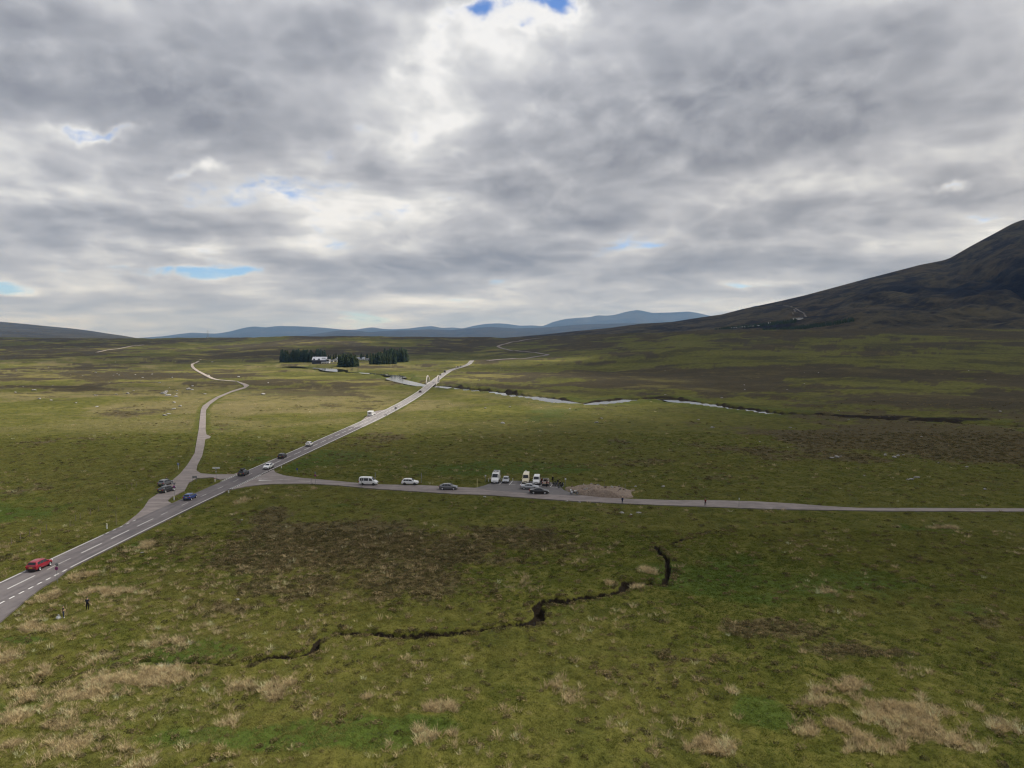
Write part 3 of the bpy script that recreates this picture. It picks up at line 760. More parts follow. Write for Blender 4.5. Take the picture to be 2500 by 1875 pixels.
car_park = polygon_road('car_park', 'small tarmac car park beside the side road', CARPARK, M_PARK, 0.004)
old_road = polygon_road('road', 'narrow old road winding away at the left', OLD_POLY, M_SIDE, 0.000)
def smooth_chain(ch, hw, step=8.0):
    # Chaikin corner cutting keeps the bends soft
    for _ in range(2):
        out = [ch[0]]
        for a, b in zip(ch[:-1], ch[1:]): out += [a.lerp(b, .25), a.lerp(b, .75)]
        ch = out + [ch[-1]]
    return [(p.x, p.y, hw) for p in resample(ch, step)]
ribbon('track', 'pale single track beyond the old road bend', smooth_chain(TRACK, 1.8), M_GRAVEL, 0.1)
ribbon('track', 'faint track on the far left moor', smooth_chain(FARTRACK, 2.6, 30), M_GRAVEL, 0.4)
ribbon('road', 'far bends of the main road climbing the moor', smooth_chain(FARROAD, 4.0, 15), M_SIDE, 0.5)

# painted markings, each stroke a piece of its road
def stroke(parent, a, b, w, mat=M_PAINT, name='dash', n=1, dz=0.024):
    a, b = Vector((a[0], a[1])), Vector((b[0], b[1]))
    d = (b - a).normalized(); s = Vector((d.y, -d.x)) * w / 2
    za, zb = lift_of(a.y) + dz, lift_of(b.y) + dz
    return mesh_obj(name, [(a.x - s.x, a.y - s.y, za), (a.x + s.x, a.y + s.y, za), (b.x + s.x, b.y + s.y, zb), (b.x - s.x, b.y - s.y, zb)], [(0, 1, 2, 3)], mat, parent)
def edge_line(parent, off, y0, y1, w, mat=M_PAINT):
    ys = np.arange(y0, y1, 5.0).tolist() + [y1]
    vs, fs = [], []
    for i, yy in enumerate(ys):
        xc = road_x(yy) + off
        zz = ground(xc, yy) + lift_of(yy) + 0.024 + 0.02 * (yy > 300)
        vs += [(xc - w / 2, yy, zz), (xc + w / 2, yy, zz)]
        if i: a = 2 * i - 2; fs.append((a, a + 1, a + 3, a + 2))
    return mesh_obj('edge_line', vs, fs, mat, parent)
edge_line(main_road, -3.10, 40, 137, 0.16)
edge_line(main_road, 3.12, 117, 177, 0.16)
edge_line(main_road, 3.10, 206, 1100, 0.20)
edge_line(main_road, -3.10, 207, 1100, 0.20)
rnd = random.Random(5)
k = 0
for yy in np.arange(60.0, 420.0, 9.2):
    y0 = yy + 0.6; y1 = y0 + (6.2 if yy < 150 or yy > 215 else 3.0)
    m_ = M_WORN if 148 < yy < 215 or rnd.random() < 0.15 else M_PAINT
    stroke(main_road, (road_x(y0), y0), (road_x(y1), y1), 0.17, m_, 'centre_dash')
for yy in np.arange(84.0, 115.5, 2.05):
    stroke(main_road, (road_x(yy) + 3.22, yy), (road_x(yy) + 3.22, yy + 1.1), 0.22, M_PAINT, 'layby_dash')
for yy in np.arange(137.8, 148, 2.4): stroke(main_road, (road_x(yy) - 3.15, yy), (road_x(yy) - 3.15, yy + 1.2), 0.16, M_PAINT, 'edge_dash')
for yy in np.arange(180.0, 205.0, 1.05):      # give-way lines across the mouth of the side road
    stroke(side_road, (road_x(yy) + 3.15, yy), (road_x(yy) + 3.15, yy + 0.62), 0.24, M_PAINT, 'give_way_dash')
    if yy < 198: stroke(side_road, (road_x(yy) + 3.70, yy), (road_x(yy) + 3.70, yy + 0.62), 0.24, M_PAINT, 'give_way_dash')
for yy in np.arange(190.0, 201.0, 1.05):
    stroke(old_road, (road_x(yy) - 3.2, yy), (road_x(yy) - 3.2, yy + 0.62), 0.24, M_PAINT, 'give_way_dash')
    stroke(old_road, (road_x(yy) - 3.7, yy), (road_x(yy) - 3.7, yy + 0.62), 0.24, M_PAINT, 'give_way_dash')
for (ax, ay, bx, by) in ((628, 1169.5, 655, 1170), (676, 1171, 707, 1173), (727, 1175, 757, 1176.5)):
    stroke(side_road, P(ax, ay), P(bx, by), 0.22, M_WORN, 'centre_dash')
tri = [P(631, 1174.4), P(632.5, 1172.6), P(667, 1173.6)]
mesh_obj('give_way_triangle', [(p.x, p.y, 0.125) for p in tri], [(0, 2, 1)], M_PAINT, side_road)
for (ax, ay, bx, by) in ((1219.6, 1183.3, 1227.5, 1175), (1243.4, 1184, 1251, 1176), (1269.8, 1185.5, 1275, 1178), (1296, 1187, 1300, 1179.5), (1320, 1188, 1325, 1180), (1344, 1190, 1349.5, 1181.5),
                         (1244, 1184.4, 1258, 1184.8), (1206, 1182.6, 1219, 1183.3), (1345, 1190.4, 1363, 1191.2)):
    stroke(car_park, P(ax, ay), P(bx, by), 0.16, M_PAINT, 'bay_line', dz=0.022)

# ------------------------------------------------------------------ river
def water_mat():
    m, nt, b = new_mat('river_water')
    pos = e_pos(nt); x, y, z_ = e_sep(nt, pos)
    b.inputs['Base Color'].default_value = (0.030, 0.026, 0.018, 1); b.inputs['Roughness'].default_value = 0.06; b.inputs['IOR'].default_value = 1.333
    n = e_noise(nt, e_xyz(nt, x, y * 0.35, z_), 1.4, 4.0, 0.6)
    set_in(nt, b, 'Normal', e_bump(nt, n, 0.05, 0.35))
    return m
vs, fs = [], []
for i in range(len(RIV_C)):
    a, b_ = RIV_C[max(i - 1, 0)], RIV_C[min(i + 1, len(RIV_C) - 1)]
    d = Vector((b_[0] - a[0], b_[1] - a[1])).normalized(); s = Vector((d.y, -d.x)) * (RIV_C[i][2] + (2.2 if RIV_C[i][1] < 500 else 1.0))
    zz = ground(RIV_C[i][0], RIV_C[i][1]) - 0.80 - 0.010 * i
    vs += [(RIV_C[i][0] - s.x, RIV_C[i][1] - s.y, zz), (RIV_C[i][0] + s.x, RIV_C[i][1] + s.y, zz)]
    if i: q = 2 * i - 2; fs.append((q, q + 1, q + 3, q + 2))
tag(mesh_obj('river', vs, fs, water_mat()), 'shallow river reflecting the grey sky', kind='structure')

# ------------------------------------------------------------------ ground vegetation
GZ = moor.data; 
_z2 = z.reshape(GX.shape)
R0 = 10
def ground_z(x, y):
    """height of the modelled ground under points in view"""
    wy = np.where(y > 45, y, 45 + (45 - y) * 0.6)
    ci = np.clip(np.interp(x / wy, us, np.arange(len(us))), 0, GX.shape[1] - 1.001)
    ri = np.clip(np.interp(y, rows, np.arange(len(rows))), 0, GX.shape[0] - 1.001)
    c0 = ci.astype(int); r0 = ri.astype(int); fc = ci - c0; fr = ri - r0
    return (_z2[r0, c0] * (1 - fc) + _z2[r0, c0 + 1] * fc) * (1 - fr) + (_z2[r0 + 1, c0] * (1 - fc) + _z2[r0 + 1, c0 + 1] * fc) * fr
def gz(x, y): return float(ground_z(np.array([float(x)]), np.array([float(y)]))[0])

def blade_mat(name, trans=0.42):
    m = bpy.data.materials.new(name); m.use_nodes = True
    nt = m.node_tree; nt.nodes.clear()
    c, _, _ = e_attr(nt, 'tint', 'INSTANCER')
    vn = e_noise(nt, e_pos(nt), 2.6, 3.0, 0.7).smooth(0.25, 0.75)
    vm = nt.nodes.new('ShaderNodeVectorMath'); vm.operation = 'SCALE'; nt.links.new(c.s, vm.inputs[0]); nt.links.new((vn * 0.9 + 0.55).s, vm.inputs['Scale']); c = E(nt, vm.outputs[0])
    d = nt.nodes.new('ShaderNodeBsdfDiffuse'); t = nt.nodes.new('ShaderNodeBsdfTranslucent'); mix = nt.nodes.new('ShaderNodeMixShader')
    nt.links.new(c.s, d.inputs[0]); nt.links.new(c.s, t.inputs[0]); mix.inputs[0].default_value = trans
    nt.links.new(d.outputs[0], mix.inputs[1]); nt.links.new(t.outputs[0], mix.inputs[2])
    o = nt.nodes.new('ShaderNodeOutputMaterial'); nt.links.new(mix.outputs[0], o.inputs[0])
    return m
M_BLADE = blade_mat('grass_blades')
def tuft_mesh(name, nb, h0, h1, spread, lean, w, seed, segs=2):
    r = random.Random(seed); vs, fs = [], []
    for _ in range(nb):
        a = r.uniform(0, 6.283); rad = spread * math.sqrt(r.random()); bx, by = rad * math.cos(a), rad * math.sin(a)
        h = r.uniform(h0, h1); dirn = a + r.uniform(-.9, .9); ln = h * lean * r.uniform(.4, 1.3)
        fa = r.uniform(0, 6.283); sx, sy = math.cos(fa) * w / 2, math.sin(fa) * w / 2
        b0 = len(vs)
        for k in range(segs + 1):
            t = k / segs; ww = (1 - t) ** 0.7 if k < segs else 0
            px_ = bx + math.cos(dirn) * ln * t ** 1.7; py_ = by + math.sin(dirn) * ln * t ** 1.7; pz_ = h * (t - 0.18 * lean * t * t) - 0.04
            if k < segs: vs += [(px_ - sx * ww, py_ - sy * ww, pz_), (px_ + sx * ww, py_ + sy * ww, pz_)]
            else: vs.append((px_, py_, pz_))
            if k and k < segs: q = b0 + 2 * k - 2; fs.append((q, q + 1, q + 3, q + 2))
        q = b0 + 2 * segs - 2; fs.append((q, q + 1, q + 2))
    me = bpy.data.meshes.new(name); me.from_pydata(vs, [], fs); me.materials.append(M_BLADE); me.update()
    return bpy.data.objects.new(name, me)
def shrub_mesh(name, nl, rad, h, size, seed):
    r = random.Random(seed); vs, fs = [], []
    for _ in range(nl):
        a = r.uniform(0, 6.283); q = math.sqrt(r.random()); x, y = q * rad * math.cos(a), q * rad * math.sin(a)
        zt = h * (1 - q * q) ** .5 * r.uniform(.45, 1.0)
        n = Vector((r.gauss(0, .6), r.gauss(0, .6), r.uniform(.3, 1))).normalized(); t = n.orthogonal().normalized(); b = n.cross(t); s = size * r.uniform(.6, 1.3)
        c = Vector((x, y, zt)); k = len(vs)
        vs += [tuple(c + t * s), tuple(c + b * s * .6), tuple(c - t * s), tuple(c - b * s * .6)]; fs.append((k, k + 1, k + 2, k + 3))
    me = bpy.data.meshes.new(name); me.from_pydata(vs, [], fs); me.materials.append(M_BLADE); me.update()
    return bpy.data.objects.new(name, me)

def scatter(name, label, protos, x, y, zz, scl, sclz, rot, tint):
    """one object of many tufts"""
    n = len(x)
    me = bpy.data.meshes.new(name); me.vertices.add(n)
    co = np.stack([x, y, zz], -1).astype(np.float32); me.vertices.foreach_set('co', co.ravel())
    a = me.attributes.new('sclv', 'FLOAT_VECTOR', 'POINT'); a.data.foreach_set('vector', np.stack([scl, scl, sclz], -1).astype(np.float32).ravel())
    a = me.attributes.new('rotv', 'FLOAT_VECTOR', 'POINT'); a.data.foreach_set('vector', np.stack([np.zeros(n), np.zeros(n), rot], -1).astype(np.float32).ravel())
    a = me.attributes.new('tint', 'FLOAT_COLOR', 'POINT'); a.data.foreach_set('color', np.concatenate([tint, np.ones((n, 1))], 1).astype(np.float32).ravel())
    a = me.attributes.new('pick', 'INT', 'POINT'); a.data.foreach_set('value', np.random.default_rng(n).integers(0, len(protos), n).astype(np.int32))
    ob = link(bpy.data.objects.new(name, me)); tag(ob, label, kind='stuff')
    ng = bpy.data.node_groups.new(name + '_nodes', 'GeometryNodeTree')
    ng.interface.new_socket('Geometry', in_out='INPUT', socket_type='NodeSocketGeometry'); ng.interface.new_socket('Geometry', in_out='OUTPUT', socket_type='NodeSocketGeometry')
    gi = ng.nodes.new('NodeGroupInput'); go = ng.nodes.new('NodeGroupOutput')
    iop = ng.nodes.new('GeometryNodeInstanceOnPoints'); jn = ng.nodes.new('GeometryNodeJoinGeometry')
    for p in protos:
        oi = ng.nodes.new('GeometryNodeObjectInfo'); oi.inputs['Object'].default_value = p; oi.inputs['As Instance'].default_value = True
        ng.links.new(oi.outputs['Geometry'], jn.inputs[0])
    def na(nm, ty):
        q = ng.nodes.new('GeometryNodeInputNamedAttribute'); q.data_type = ty; q.inputs[0].default_value = nm
        return q.outputs['Attribute']
    ng.links.new(gi.outputs[0], iop.inputs['Points']); ng.links.new(jn.outputs[0], iop.inputs['Instance'])
    iop.inputs['Pick Instance'].default_value = True
    ng.links.new(na('pick', 'INT'), iop.inputs['Instance Index'])
    ng.links.new(na('rotv', 'FLOAT_VECTOR'), iop.inputs['Rotation']); ng.links.new(na('sclv', 'FLOAT_VECTOR'), iop.inputs['Scale'])
    ng.links.new(iop.outputs[0], go.inputs[0])
    md = ob.modifiers.new('tufts', 'NODES'); md.node_group = ng
    return ob

RNG = np.random.default_rng(11)
_FOLK = [P(155, 1506), P(214, 1493), P(143, 1507.5)]
def near_people(x, y):
    ok = np.ones(len(x), bool)
    for q in _FOLK: ok &= np.hypot(x - q.x, (y - q.y + .8) * .75) > 1.3      # trodden grass round the people
    return ok
def field(n, y0, y1):
    y = np.sqrt(RNG.uniform(y0 ** 2, y1 ** 2, n)); return y * RNG.uniform(-1.2, 1.2, n), y
xs_, ys_, sc_ = [], [], []
for n, y0, y1 in ((138000, 40, 140), (136000, 140, 290), (90000, 290, 700)):
    a, b = field(n, y0, y1); xs_.append(a); ys_.append(b); sc_.append(np.interp(b, [56, 120, 300, 700], [0.9, 1.0, 1.35, 1.9]))
a, b = field(225000, 46, 150); _sw = veg(a, b)[0]; _k = _sw > RNG.uniform(.25, 1.25, len(a))    # thicker growth where the dead grass stands
N_EXTRA = int(_k.sum()); xs_.append(a[_k]); ys_.append(b[_k]); sc_.append(np.full(N_EXTRA, 1.1))
xs_, ys_, sc_ = np.concatenate(xs_), np.concatenate(ys_), np.concatenate(sc_)
extra_ = np.zeros(len(xs_), bool); extra_[-N_EXTRA:] = True
rd = paved_d(xs_, ys_); bd = polyline_d(xs_, ys_, BURN_C, 25.0); rvd = polyline_d(xs_, ys_, RIV_C)
keep = (rd > 0.35 + 0.15 * sc_) & (bd > 0.70) & (rvd > 3.0) & near_people(xs_, ys_) & (np.abs(xs_ / ys_) < RNG.uniform(.92, 1.2, len(xs_))) & (RNG.random(len(xs_)) < np.interp(ys_, [56, 139, 141, 289, 291, 360, 480], [.8, .8, 1, .45, .8, .4, .0]))
xs_, ys_, sc_, rd, bd, extra_ = xs_[keep], ys_[keep], sc_[keep], rd[keep], bd[keep], extra_[keep]
sw, bw, lw = veg(xs_, ys_)
nr_ = sstep(3.0, 0.8, rd) * (ys_ < 600)
sw *= 1 - 0.85 * nr_; bw *= 1 - nr_; lw = np.maximum(lw * (1 - nr_), nr_ * .3)
r1 = RNG.random(len(xs_)); jit = RNG.normal(1, 0.17, len(xs_)).clip(.55, 1.6)
zz_ = ground_z(xs_, ys_)
rot = RNG.uniform(0, 6.283, len(xs_))
def col(a, b, t): return np.array(a)[None] * (1 - t[:, None]) + np.array(b)[None] * t[:, None]
is_s = (r1 < sw * (.45 + .5 * sw) * np.interp(ys_, [140, 240], [1, .12])) | extra_
is_h = (~is_s) & (RNG.random(len(xs_)) < bw ** 1.3 * 0.46 + 0.03 + 0.4 * (bd < 1.3))
is_g = ~(is_s | is_h) & ~((bw > .35) & (RNG.random(len(xs_)) < np.interp(ys_, [150, 260], [0, .85])))
straw_p = [tuft_mesh('straw_tuft', 34, .30, .75, .36, .75, .038, s) for s in (1, 2, 3)]
green_p = [tuft_mesh('grass_tuft', 24, .10, .28, .40, 1.0, .045, s) for s in (4, 5, 6)]
heath_p = [shrub_mesh('heather_clump', 40, .38, .22, .085, s) for s in (7, 8, 9)]
def put(name, label, protos, mk, c, s0, s1):
    s = sc_[mk] * RNG.uniform(s0, s1, mk.sum())
    scatter(name, label, protos, xs_[mk], ys_[mk], zz_[mk], s, s * RNG.uniform(.75, 1.2, mk.sum()) / (sc_[mk] ** .35), rot[mk], (c * jit[mk][:, None]).clip(0.004, .6))
t1 = RNG.random(is_s.sum())
put('straw_grass', 'pale dry tussock grass across the near moor', straw_p, is_s, col((.42, .33, .185), (.60, .485, .29), t1), .6, 1.25)
cg = col((.150, .168, .034), (.116, .150, .030), lw[is_g]); br = bw[is_g]
cg = cg * (1 - .55 * br[:, None]) + np.array((.19, .155, .068))[None] * .55 * br[:, None]
cg = cg * (1 - .7 * sw[is_g][:, None]) + np.array((.30, .245, .105))[None] * .7 * sw[is_g][:, None]
pn = fbm(xs_[is_g], ys_[is_g], 11, 3, .6, 133)[:, None] + fbm(xs_[is_g], ys_[is_g], 34, 2, .5, 139)[:, None] * .8
wr = sstep(-15, 45, xs_[is_g])[:, None]
pd_, pt_ = sstep(.02, .34, pn), sstep(-.04, -.36, pn) * (1 - .5 * wr)
cg = cg * (1 - .55 * pd_) + np.array((.078, .110, .022))[None] * .55 * pd_
cg = cg * (1 - (.45 * pt_)) + np.array((.235, .180, .080))[None] * (.45 * pt_)
yl = np.maximum(sstep(-.05, .30, fbm(xs_[is_g], ys_[is_g], 30, 3, .5, 123)), nr_[is_g])[:, None] * (1 - .6 * wr)
cg = cg * (1 - .55 * yl) + np.array((.25, .225, .072))[None] * .55 * yl
put('grass', 'green moor grass growing in tussocks', green_p, is_g, cg, .7, 1.35)
put('heather', 'brown and dark green heather clumps on the moor', heath_p, is_h, col((.105, .096, .042), (.245, .190, .098), RNG.random(is_h.sum()) ** 1.3), .55, 1.75)

# ------------------------------------------------------------------ small mesh builder
class MB:
    def __init__(s): s.v, s.f = [], []
    def add(s, vs, fs):
        k = len(s.v); s.v += [tuple(p) for p in vs]; s.f += [tuple(i + k for i in f) for f in fs]; return s
    def box(s, c, d, taper=(1, 1), rz=0.0):
        cx, cy_, cz = c; a, b, h = d[0] / 2, d[1] / 2, d[2] / 2; tx, ty = taper
        cr, sr = math.cos(rz), math.sin(rz)
        pts = [(-a, -b, -h), (a, -b, -h), (a, b, -h), (-a, b, -h), (-a * tx, -b * ty, h), (a * tx, -b * ty, h), (a * tx, b * ty, h), (-a * tx, b * ty, h)]
        return s.add([(cx + x * cr - y * sr, cy_ + x * sr + y * cr, cz + z_) for x, y, z_ in pts], [(0, 3, 2, 1), (4, 5, 6, 7), (0, 1, 5, 4), (1, 2, 6, 5), (2, 3, 7, 6), (3, 0, 4, 7)])
    def tube(s, a, b, r0, r1=None, n=8, cap=True):
        a, b = Vector(a), Vector(b); r1 = r0 if r1 is None else r1
        d = (b - a).normalized(); t = d.orthogonal().normalized(); u = d.cross(t)
        vs = [a + (t * math.cos(6.28318 * i / n) + u * math.sin(6.28318 * i / n)) * r0 for i in range(n)] + [b + (t * math.cos(6.28318 * i / n) + u * math.sin(6.28318 * i / n)) * r1 for i in range(n)]
        fs = [(i, (i + 1) % n, n + (i + 1) % n, n + i) for i in range(n)]
        if cap: fs += [tuple(reversed(range(n))), tuple(range(n, 2 * n))]
        return s.add(vs, fs)
    def lathe_y(s, c, prof, n=20):
        """profile of (radius, y) turned about the y axis"""
        vs, fs = [], []
        for r, y in prof:
            vs += [(c[0] + r * math.cos(6.28318 * i / n), c[1] + y, c[2] + r * math.sin(6.28318 * i / n)) for i in range(n)]
        for k in range(len(prof) - 1):
            fs += [(k * n + i, k * n + (i + 1) % n, (k + 1) * n + (i + 1) % n, (k + 1) * n + i) for i in range(n)]
        return s.add(vs, fs)
    def poly(s, pts, off=None):
        """flat polygon, thickened by off"""
        n = len(pts)
        if off is None: return s.add(pts, [tuple(range(n))])
        o = Vector(off); q = [Vector(p) for p in pts]
        return s.add(q + [p + o for p in q], [tuple(reversed(range(n))), tuple(range(n, 2 * n))] + [(i, (i + 1) % n, n + (i + 1) % n, n + i) for i in range(n)])
    def mesh(s, name, mat, smooth=None):
        me = bpy.data.meshes.new(name); me.from_pydata(s.v, [], s.f); me.materials.append(mat)
        bm = bmesh.new(); bm.from_mesh(me); bmesh.ops.recalc_face_normals(bm, faces=bm.faces); bm.to_mesh(me); bm.free()
        if smooth:
            me.polygons.foreach_set('use_smooth', np.ones(len(me.polygons), bool)); me.set_sharp_from_angle(angle=math.radians(smooth))
        me.update(); return me
    def build(s, name, mat, parent=None, smooth=None, loc=None):
        o = bpy.data.objects.new(name, s.mesh(name, mat, smooth))
        if loc is not None: o.location = loc
        return link(o, parent)
def empty(name, loc, rz=0.0, label=None, cat=None, group=None):
    o = bpy.data.objects.new(name, None); o.empty_display_size = 0.3
    o.location = loc; o.rotation_euler = (0, 0, rz)
    link(o); return tag(o, label, cat, group)
def child(name, me, parent, loc=(0, 0, 0), rot=(0, 0, 0)):
    o = bpy.data.objects.new(name, me); o.location = loc; o.rotation_euler = rot
    return link(o, parent)

# ------------------------------------------------------------------ vehicle materials
def car_paint(name, c, metal=0.0, rough=0.30):
    m, nt, b = new_mat(name)
    n = e_noise(nt, e_obj(nt), 1.5, 4.0, 0.6)
    z_ = e_sep(nt, e_obj(nt))[2]
    dirt = (z_.smooth(0.62, 0.25) * 0.35 + n.smooth(0.55, 0.8) * 0.12)
    set_in(nt, b, 'Base Color', e_mix(nt, dirt, c, tuple(0.55 * v + 0.05 for v in c)))
    b.inputs['Roughness'].default_value = rough; b.inputs['Metallic'].default_value = metal
    b.inputs['Coat Weight'].default_value = 0.6; b.inputs['Coat Roughness'].default_value = 0.08
    return m
C_RED = car_paint('red_paint', (0.27, 0.008, 0.022)); C_BLUE = car_paint('blue_paint', (0.02, 0.055, 0.22)); C_BLACK = car_paint('black_paint', (0.012, 0.012, 0.014))
C_WHITE = car_paint('white_paint', (0.74, 0.74, 0.73)); C_SILVER = car_paint('silver_paint', (0.42, 0.43, 0.45), 0.4); C_GREY = car_paint('grey_paint', (0.15, 0.155, 0.165), 0.2)
C_DARK = car_paint('charcoal_paint', (0.035, 0.036, 0.042)); C_CREAM = car_paint('cream_paint', (0.66, 0.58, 0.40)); C_BEIGE = car_paint('beige_paint', (0.50, 0.40, 0.34))
M_GLASS = simple_mat('window_glass', (0.012, 0.014, 0.018), 0.06, 0.0, 0.6, 0.05)
M_TYRE = simple_mat('tyre_rubber', (0.018, 0.018, 0.018), 0.85, 0, 0.3); M_RIM = simple_mat('alloy_rim', (0.55, 0.55, 0.56), 0.35, 0.7); M_DRIM = simple_mat('dark_rim', (0.06, 0.06, 0.06), 0.4, 0.5)
M_TRIM = simple_mat('black_trim', (0.02, 0.02, 0.021), 0.6); M_TAIL = simple_mat('tail_lamp', (0.30, 0.01, 0.012), 0.25); M_HEAD = simple_mat('head_lamp', (0.75, 0.76, 0.78), 0.12, 0.2)
M_PLATE_Y = simple_mat('yellow_plate', (0.70, 0.52, 0.05), 0.5); M_PLATE_W = simple_mat('white_plate', (0.78, 0.78, 0.76), 0.5); M_STEEL = simple_mat('galvanised_steel', (0.30, 0.31, 0.32), 0.45, 0.6)
M_WHITE = simple_mat('white_board', (0.72, 0.72, 0.70), 0.5); M_WOOD = simple_mat('weathered_wood', (0.20, 0.165, 0.12), 0.9); M_SBLUE = simple_mat('sign_blue', (0.015, 0.055, 0.33), 0.4); M_SRED = simple_mat('sign_red', (0.50, 0.02, 0.03), 0.4)
M_GREYBACK = simple_mat('sign_back', (0.24, 0.245, 0.25), 0.5, 0.3); M_YELL = simple_mat('reflector_yellow', (0.68, 0.60, 0.30), 0.5)

# ------------------------------------------------------------------ vehicles: x forward, y left, z up
# station: x, bottom, belt, top, half width, half width at the top
BODY = {
 'suv':   [(-2.20, .42, .70, .74, .78, .72), (-2.17, .34, .88, .93, .86, .76), (-2.06, .31, 1.02, 1.08, .905, .80), (-1.86, .30, 1.05, 1.36, .91, .70), (-1.66, .30, 1.05, 1.54, .91, .64), (-1.2, .30, 1.04, 1.61, .92, .645), (-.3, .30, 1.02, 1.63, .92, .65), (.35, .30, 1.00, 1.57, .92, .63),
           (.72, .30, .99, 1.33, .92, .67), (1.08, .30, .98, 1.06, .915, .74), (1.6, .30, .93, .99, .90, .72), (1.95, .31, .82, .90, .86, .66), (2.12, .34, .70, .78, .78, .60), (2.20, .42, .55, .62, .66, .52)],
 'hatch': [(-2.05, .42, .68, .72, .76, .70), (-2.02, .32, .82, .88, .84, .74), (-1.92, .28, .93, .98, .875, .78), (-1.72, .27, .95, 1.24, .885, .68), (-1.50, .27, .95, 1.39, .89, .62), (-1.0, .27, .94, 1.45, .89, .62), (-.2, .27, .92, 1.46, .89, .62), (.35, .27, .90, 1.41, .89, .60),
           (.75, .27, .89, 1.18, .89, .65), (1.10, .27, .88, .95, .885, .72), (1.55, .27, .82, .88, .87, .70), (1.86, .28, .72, .79, .83, .64), (2.0, .32, .60, .68, .74, .58), (2.07, .40, .50, .56, .62, .5)],
 'coupe': [(-2.30, .44, .74, .78, .80, .74), (-2.26, .35, .92, .98, .88, .78), (-2.14, .31, 1.04, 1.10, .92, .80), (-1.70, .30, 1.05, 1.30, .925, .68), (-1.2, .30, 1.04, 1.49, .93, .63), (-.7, .30, 1.03, 1.56, .93, .63), (-.1, .30, 1.01, 1.58, .93, .63), (.42, .30, .99, 1.50, .93, .62),
           (.80, .30, .98, 1.28, .93, .66), (1.20, .30, .97, 1.05, .925, .74), (1.7, .30, .91, .97, .91, .72), (2.08, .31, .80, .88, .87, .66), (2.24, .35, .68, .76, .79, .6), (2.32, .42, .55, .62, .68, .52)],
 'sedan': [(-2.38, .42, .70, .74, .76, .70), (-2.34, .32, .88, .94, .86, .76), (-2.22, .28, .96, 1.02, .90, .80), (-1.75, .27, .97, 1.06, .91, .76), (-1.45, .27, .96, 1.10, .91, .72), (-1.0, .27, .95, 1.33, .91, .62), (-.6, .27, .94, 1.43, .91, .60), (0, .27, .92, 1.45, .91, .60), (.45, .27, .91, 1.39, .91, .59),
           (.85, .27, .90, 1.18, .91, .64), (1.2, .27, .89, .97, .905, .72), (1.75, .27, .83, .90, .89, .70), (2.15, .29, .73, .80, .85, .66), (2.32, .33, .62, .68, .76, .58), (2.38, .42, .52, .57, .62, .5)],
 'van':   [(-2.48, .45, 1.05, 1.75, .86, .74), (-2.45, .36, 1.12, 1.95, .90, .76), (-2.35, .33, 1.15, 2.08, .93, .78), (-1.6, .32, 1.15, 2.15, .94, .78), (.2, .32, 1.14, 2.15, .94, .78), (.85, .32, 1.13, 2.06, .94, .76), (1.2, .32, 1.12, 1.75, .94, .78),
           (1.68, .32, 1.08, 1.22, .93, .80), (2.05, .32, .98, 1.08, .91, .78), (2.32, .34, .80, .90, .87, .72), (2.45, .40, .62, .70, .78, .64)],
 'motorhome': [(-2.98, .50, 1.25, 2.35, .94, .84), (-2.95, .42, 1.3, 2.55, .98, .86), (-2.85, .40, 1.3, 2.66, 1.0, .88), (-1.0, .40, 1.3, 2.70, 1.02, .90), (.7, .40, 1.3, 2.68, 1.02, .88), (1.25, .40, 1.28, 2.50, 1.02, .85), (1.65, .40, 1.26, 2.02, 1.01, .84),
           (2.15, .40, 1.2, 1.42, 1.0, .86), (2.5, .40, 1.08, 1.20, .98, .84), (2.8, .42, .88, 1.0, .94, .78), (2.95, .48, .68, .78, .86, .7)],
}
AX = {'suv': (-1.32, 1.33, .35), 'hatch': (-1.28, 1.28, .315), 'coupe': (-1.40, 1.45, .37), 'sedan': (-1.42, 1.42, .33), 'van': (-1.45, 1.55, .34), 'motorhome': (-1.75, 1.95, .36)}
WIN = {  # rear glass (x top, x bottom), windscreen (x top, x bottom), side panes [x ranges]
 'suv': ((-1.70, -2.03), (.38, 1.05), [(-1.62, -.98), (-.92, -.22), (-.16, .82)]), 'hatch': ((-1.54, -1.90), (.38, 1.06), [(-1.52, -1.02), (-.95, -.2), (-.14, .84)]), 'coupe': ((-1.22, -2.08), (.45, 1.16), [(-1.45, -.95), (-.88, -.15), (-.09, .92)]),
 'sedan': ((-.98, -1.44), (.48, 1.16), [(-1.10, -.72), (-.66, .02), (.08, .92)]), 'van': ((-2.40, -2.465), (.90, 1.64), [(-2.2, -1.15), (-1.05, .1), (.3, 1.30)]), 'motorhome': ((-2.9, -2.965), (1.30, 2.1), [(-2.3, -1.5), (.95, 1.75)]),
}
_body_cache = {}
def body_fields(kind):
    S = np.array(BODY[kind]); return lambda x: [float(np.interp(x, S[:, 0], S[:, k])) for k in range(1, 6)]
def body_mesh(kind, mat):
    S = BODY[kind]; vs, fs = [], []
    for x, zb, zl, zt, w, wt_ in S:
        half = [(0, zb), (w * .90, zb), (w * .985, zb + .12), (w, (zb + zl) / 2 + .05), (w * .975, zl), (wt_ + (w * .975 - wt_) * .12, zl + (zt - zl) * .86), (wt_ * .86, zt - .012), (wt_ * .45, zt), (0, zt + .004)]
        ring = half + [(-y, z_) for y, z_ in reversed(half[1:-1])]
        vs += [(x, y, z_) for y, z_ in ring]
    n = 16
    for i in range(len(S) - 1):
        for k in range(n): fs.append((i * n + k, i * n + (k + 1) % n, (i + 1) * n + (k + 1) % n, (i + 1) * n + k))
    fs.append(tuple(range(n))); e = (len(S) - 1) * n; fs.append(tuple(reversed(range(e, e + n))))
    return MB().add(vs, fs).mesh('body', mat, 40)
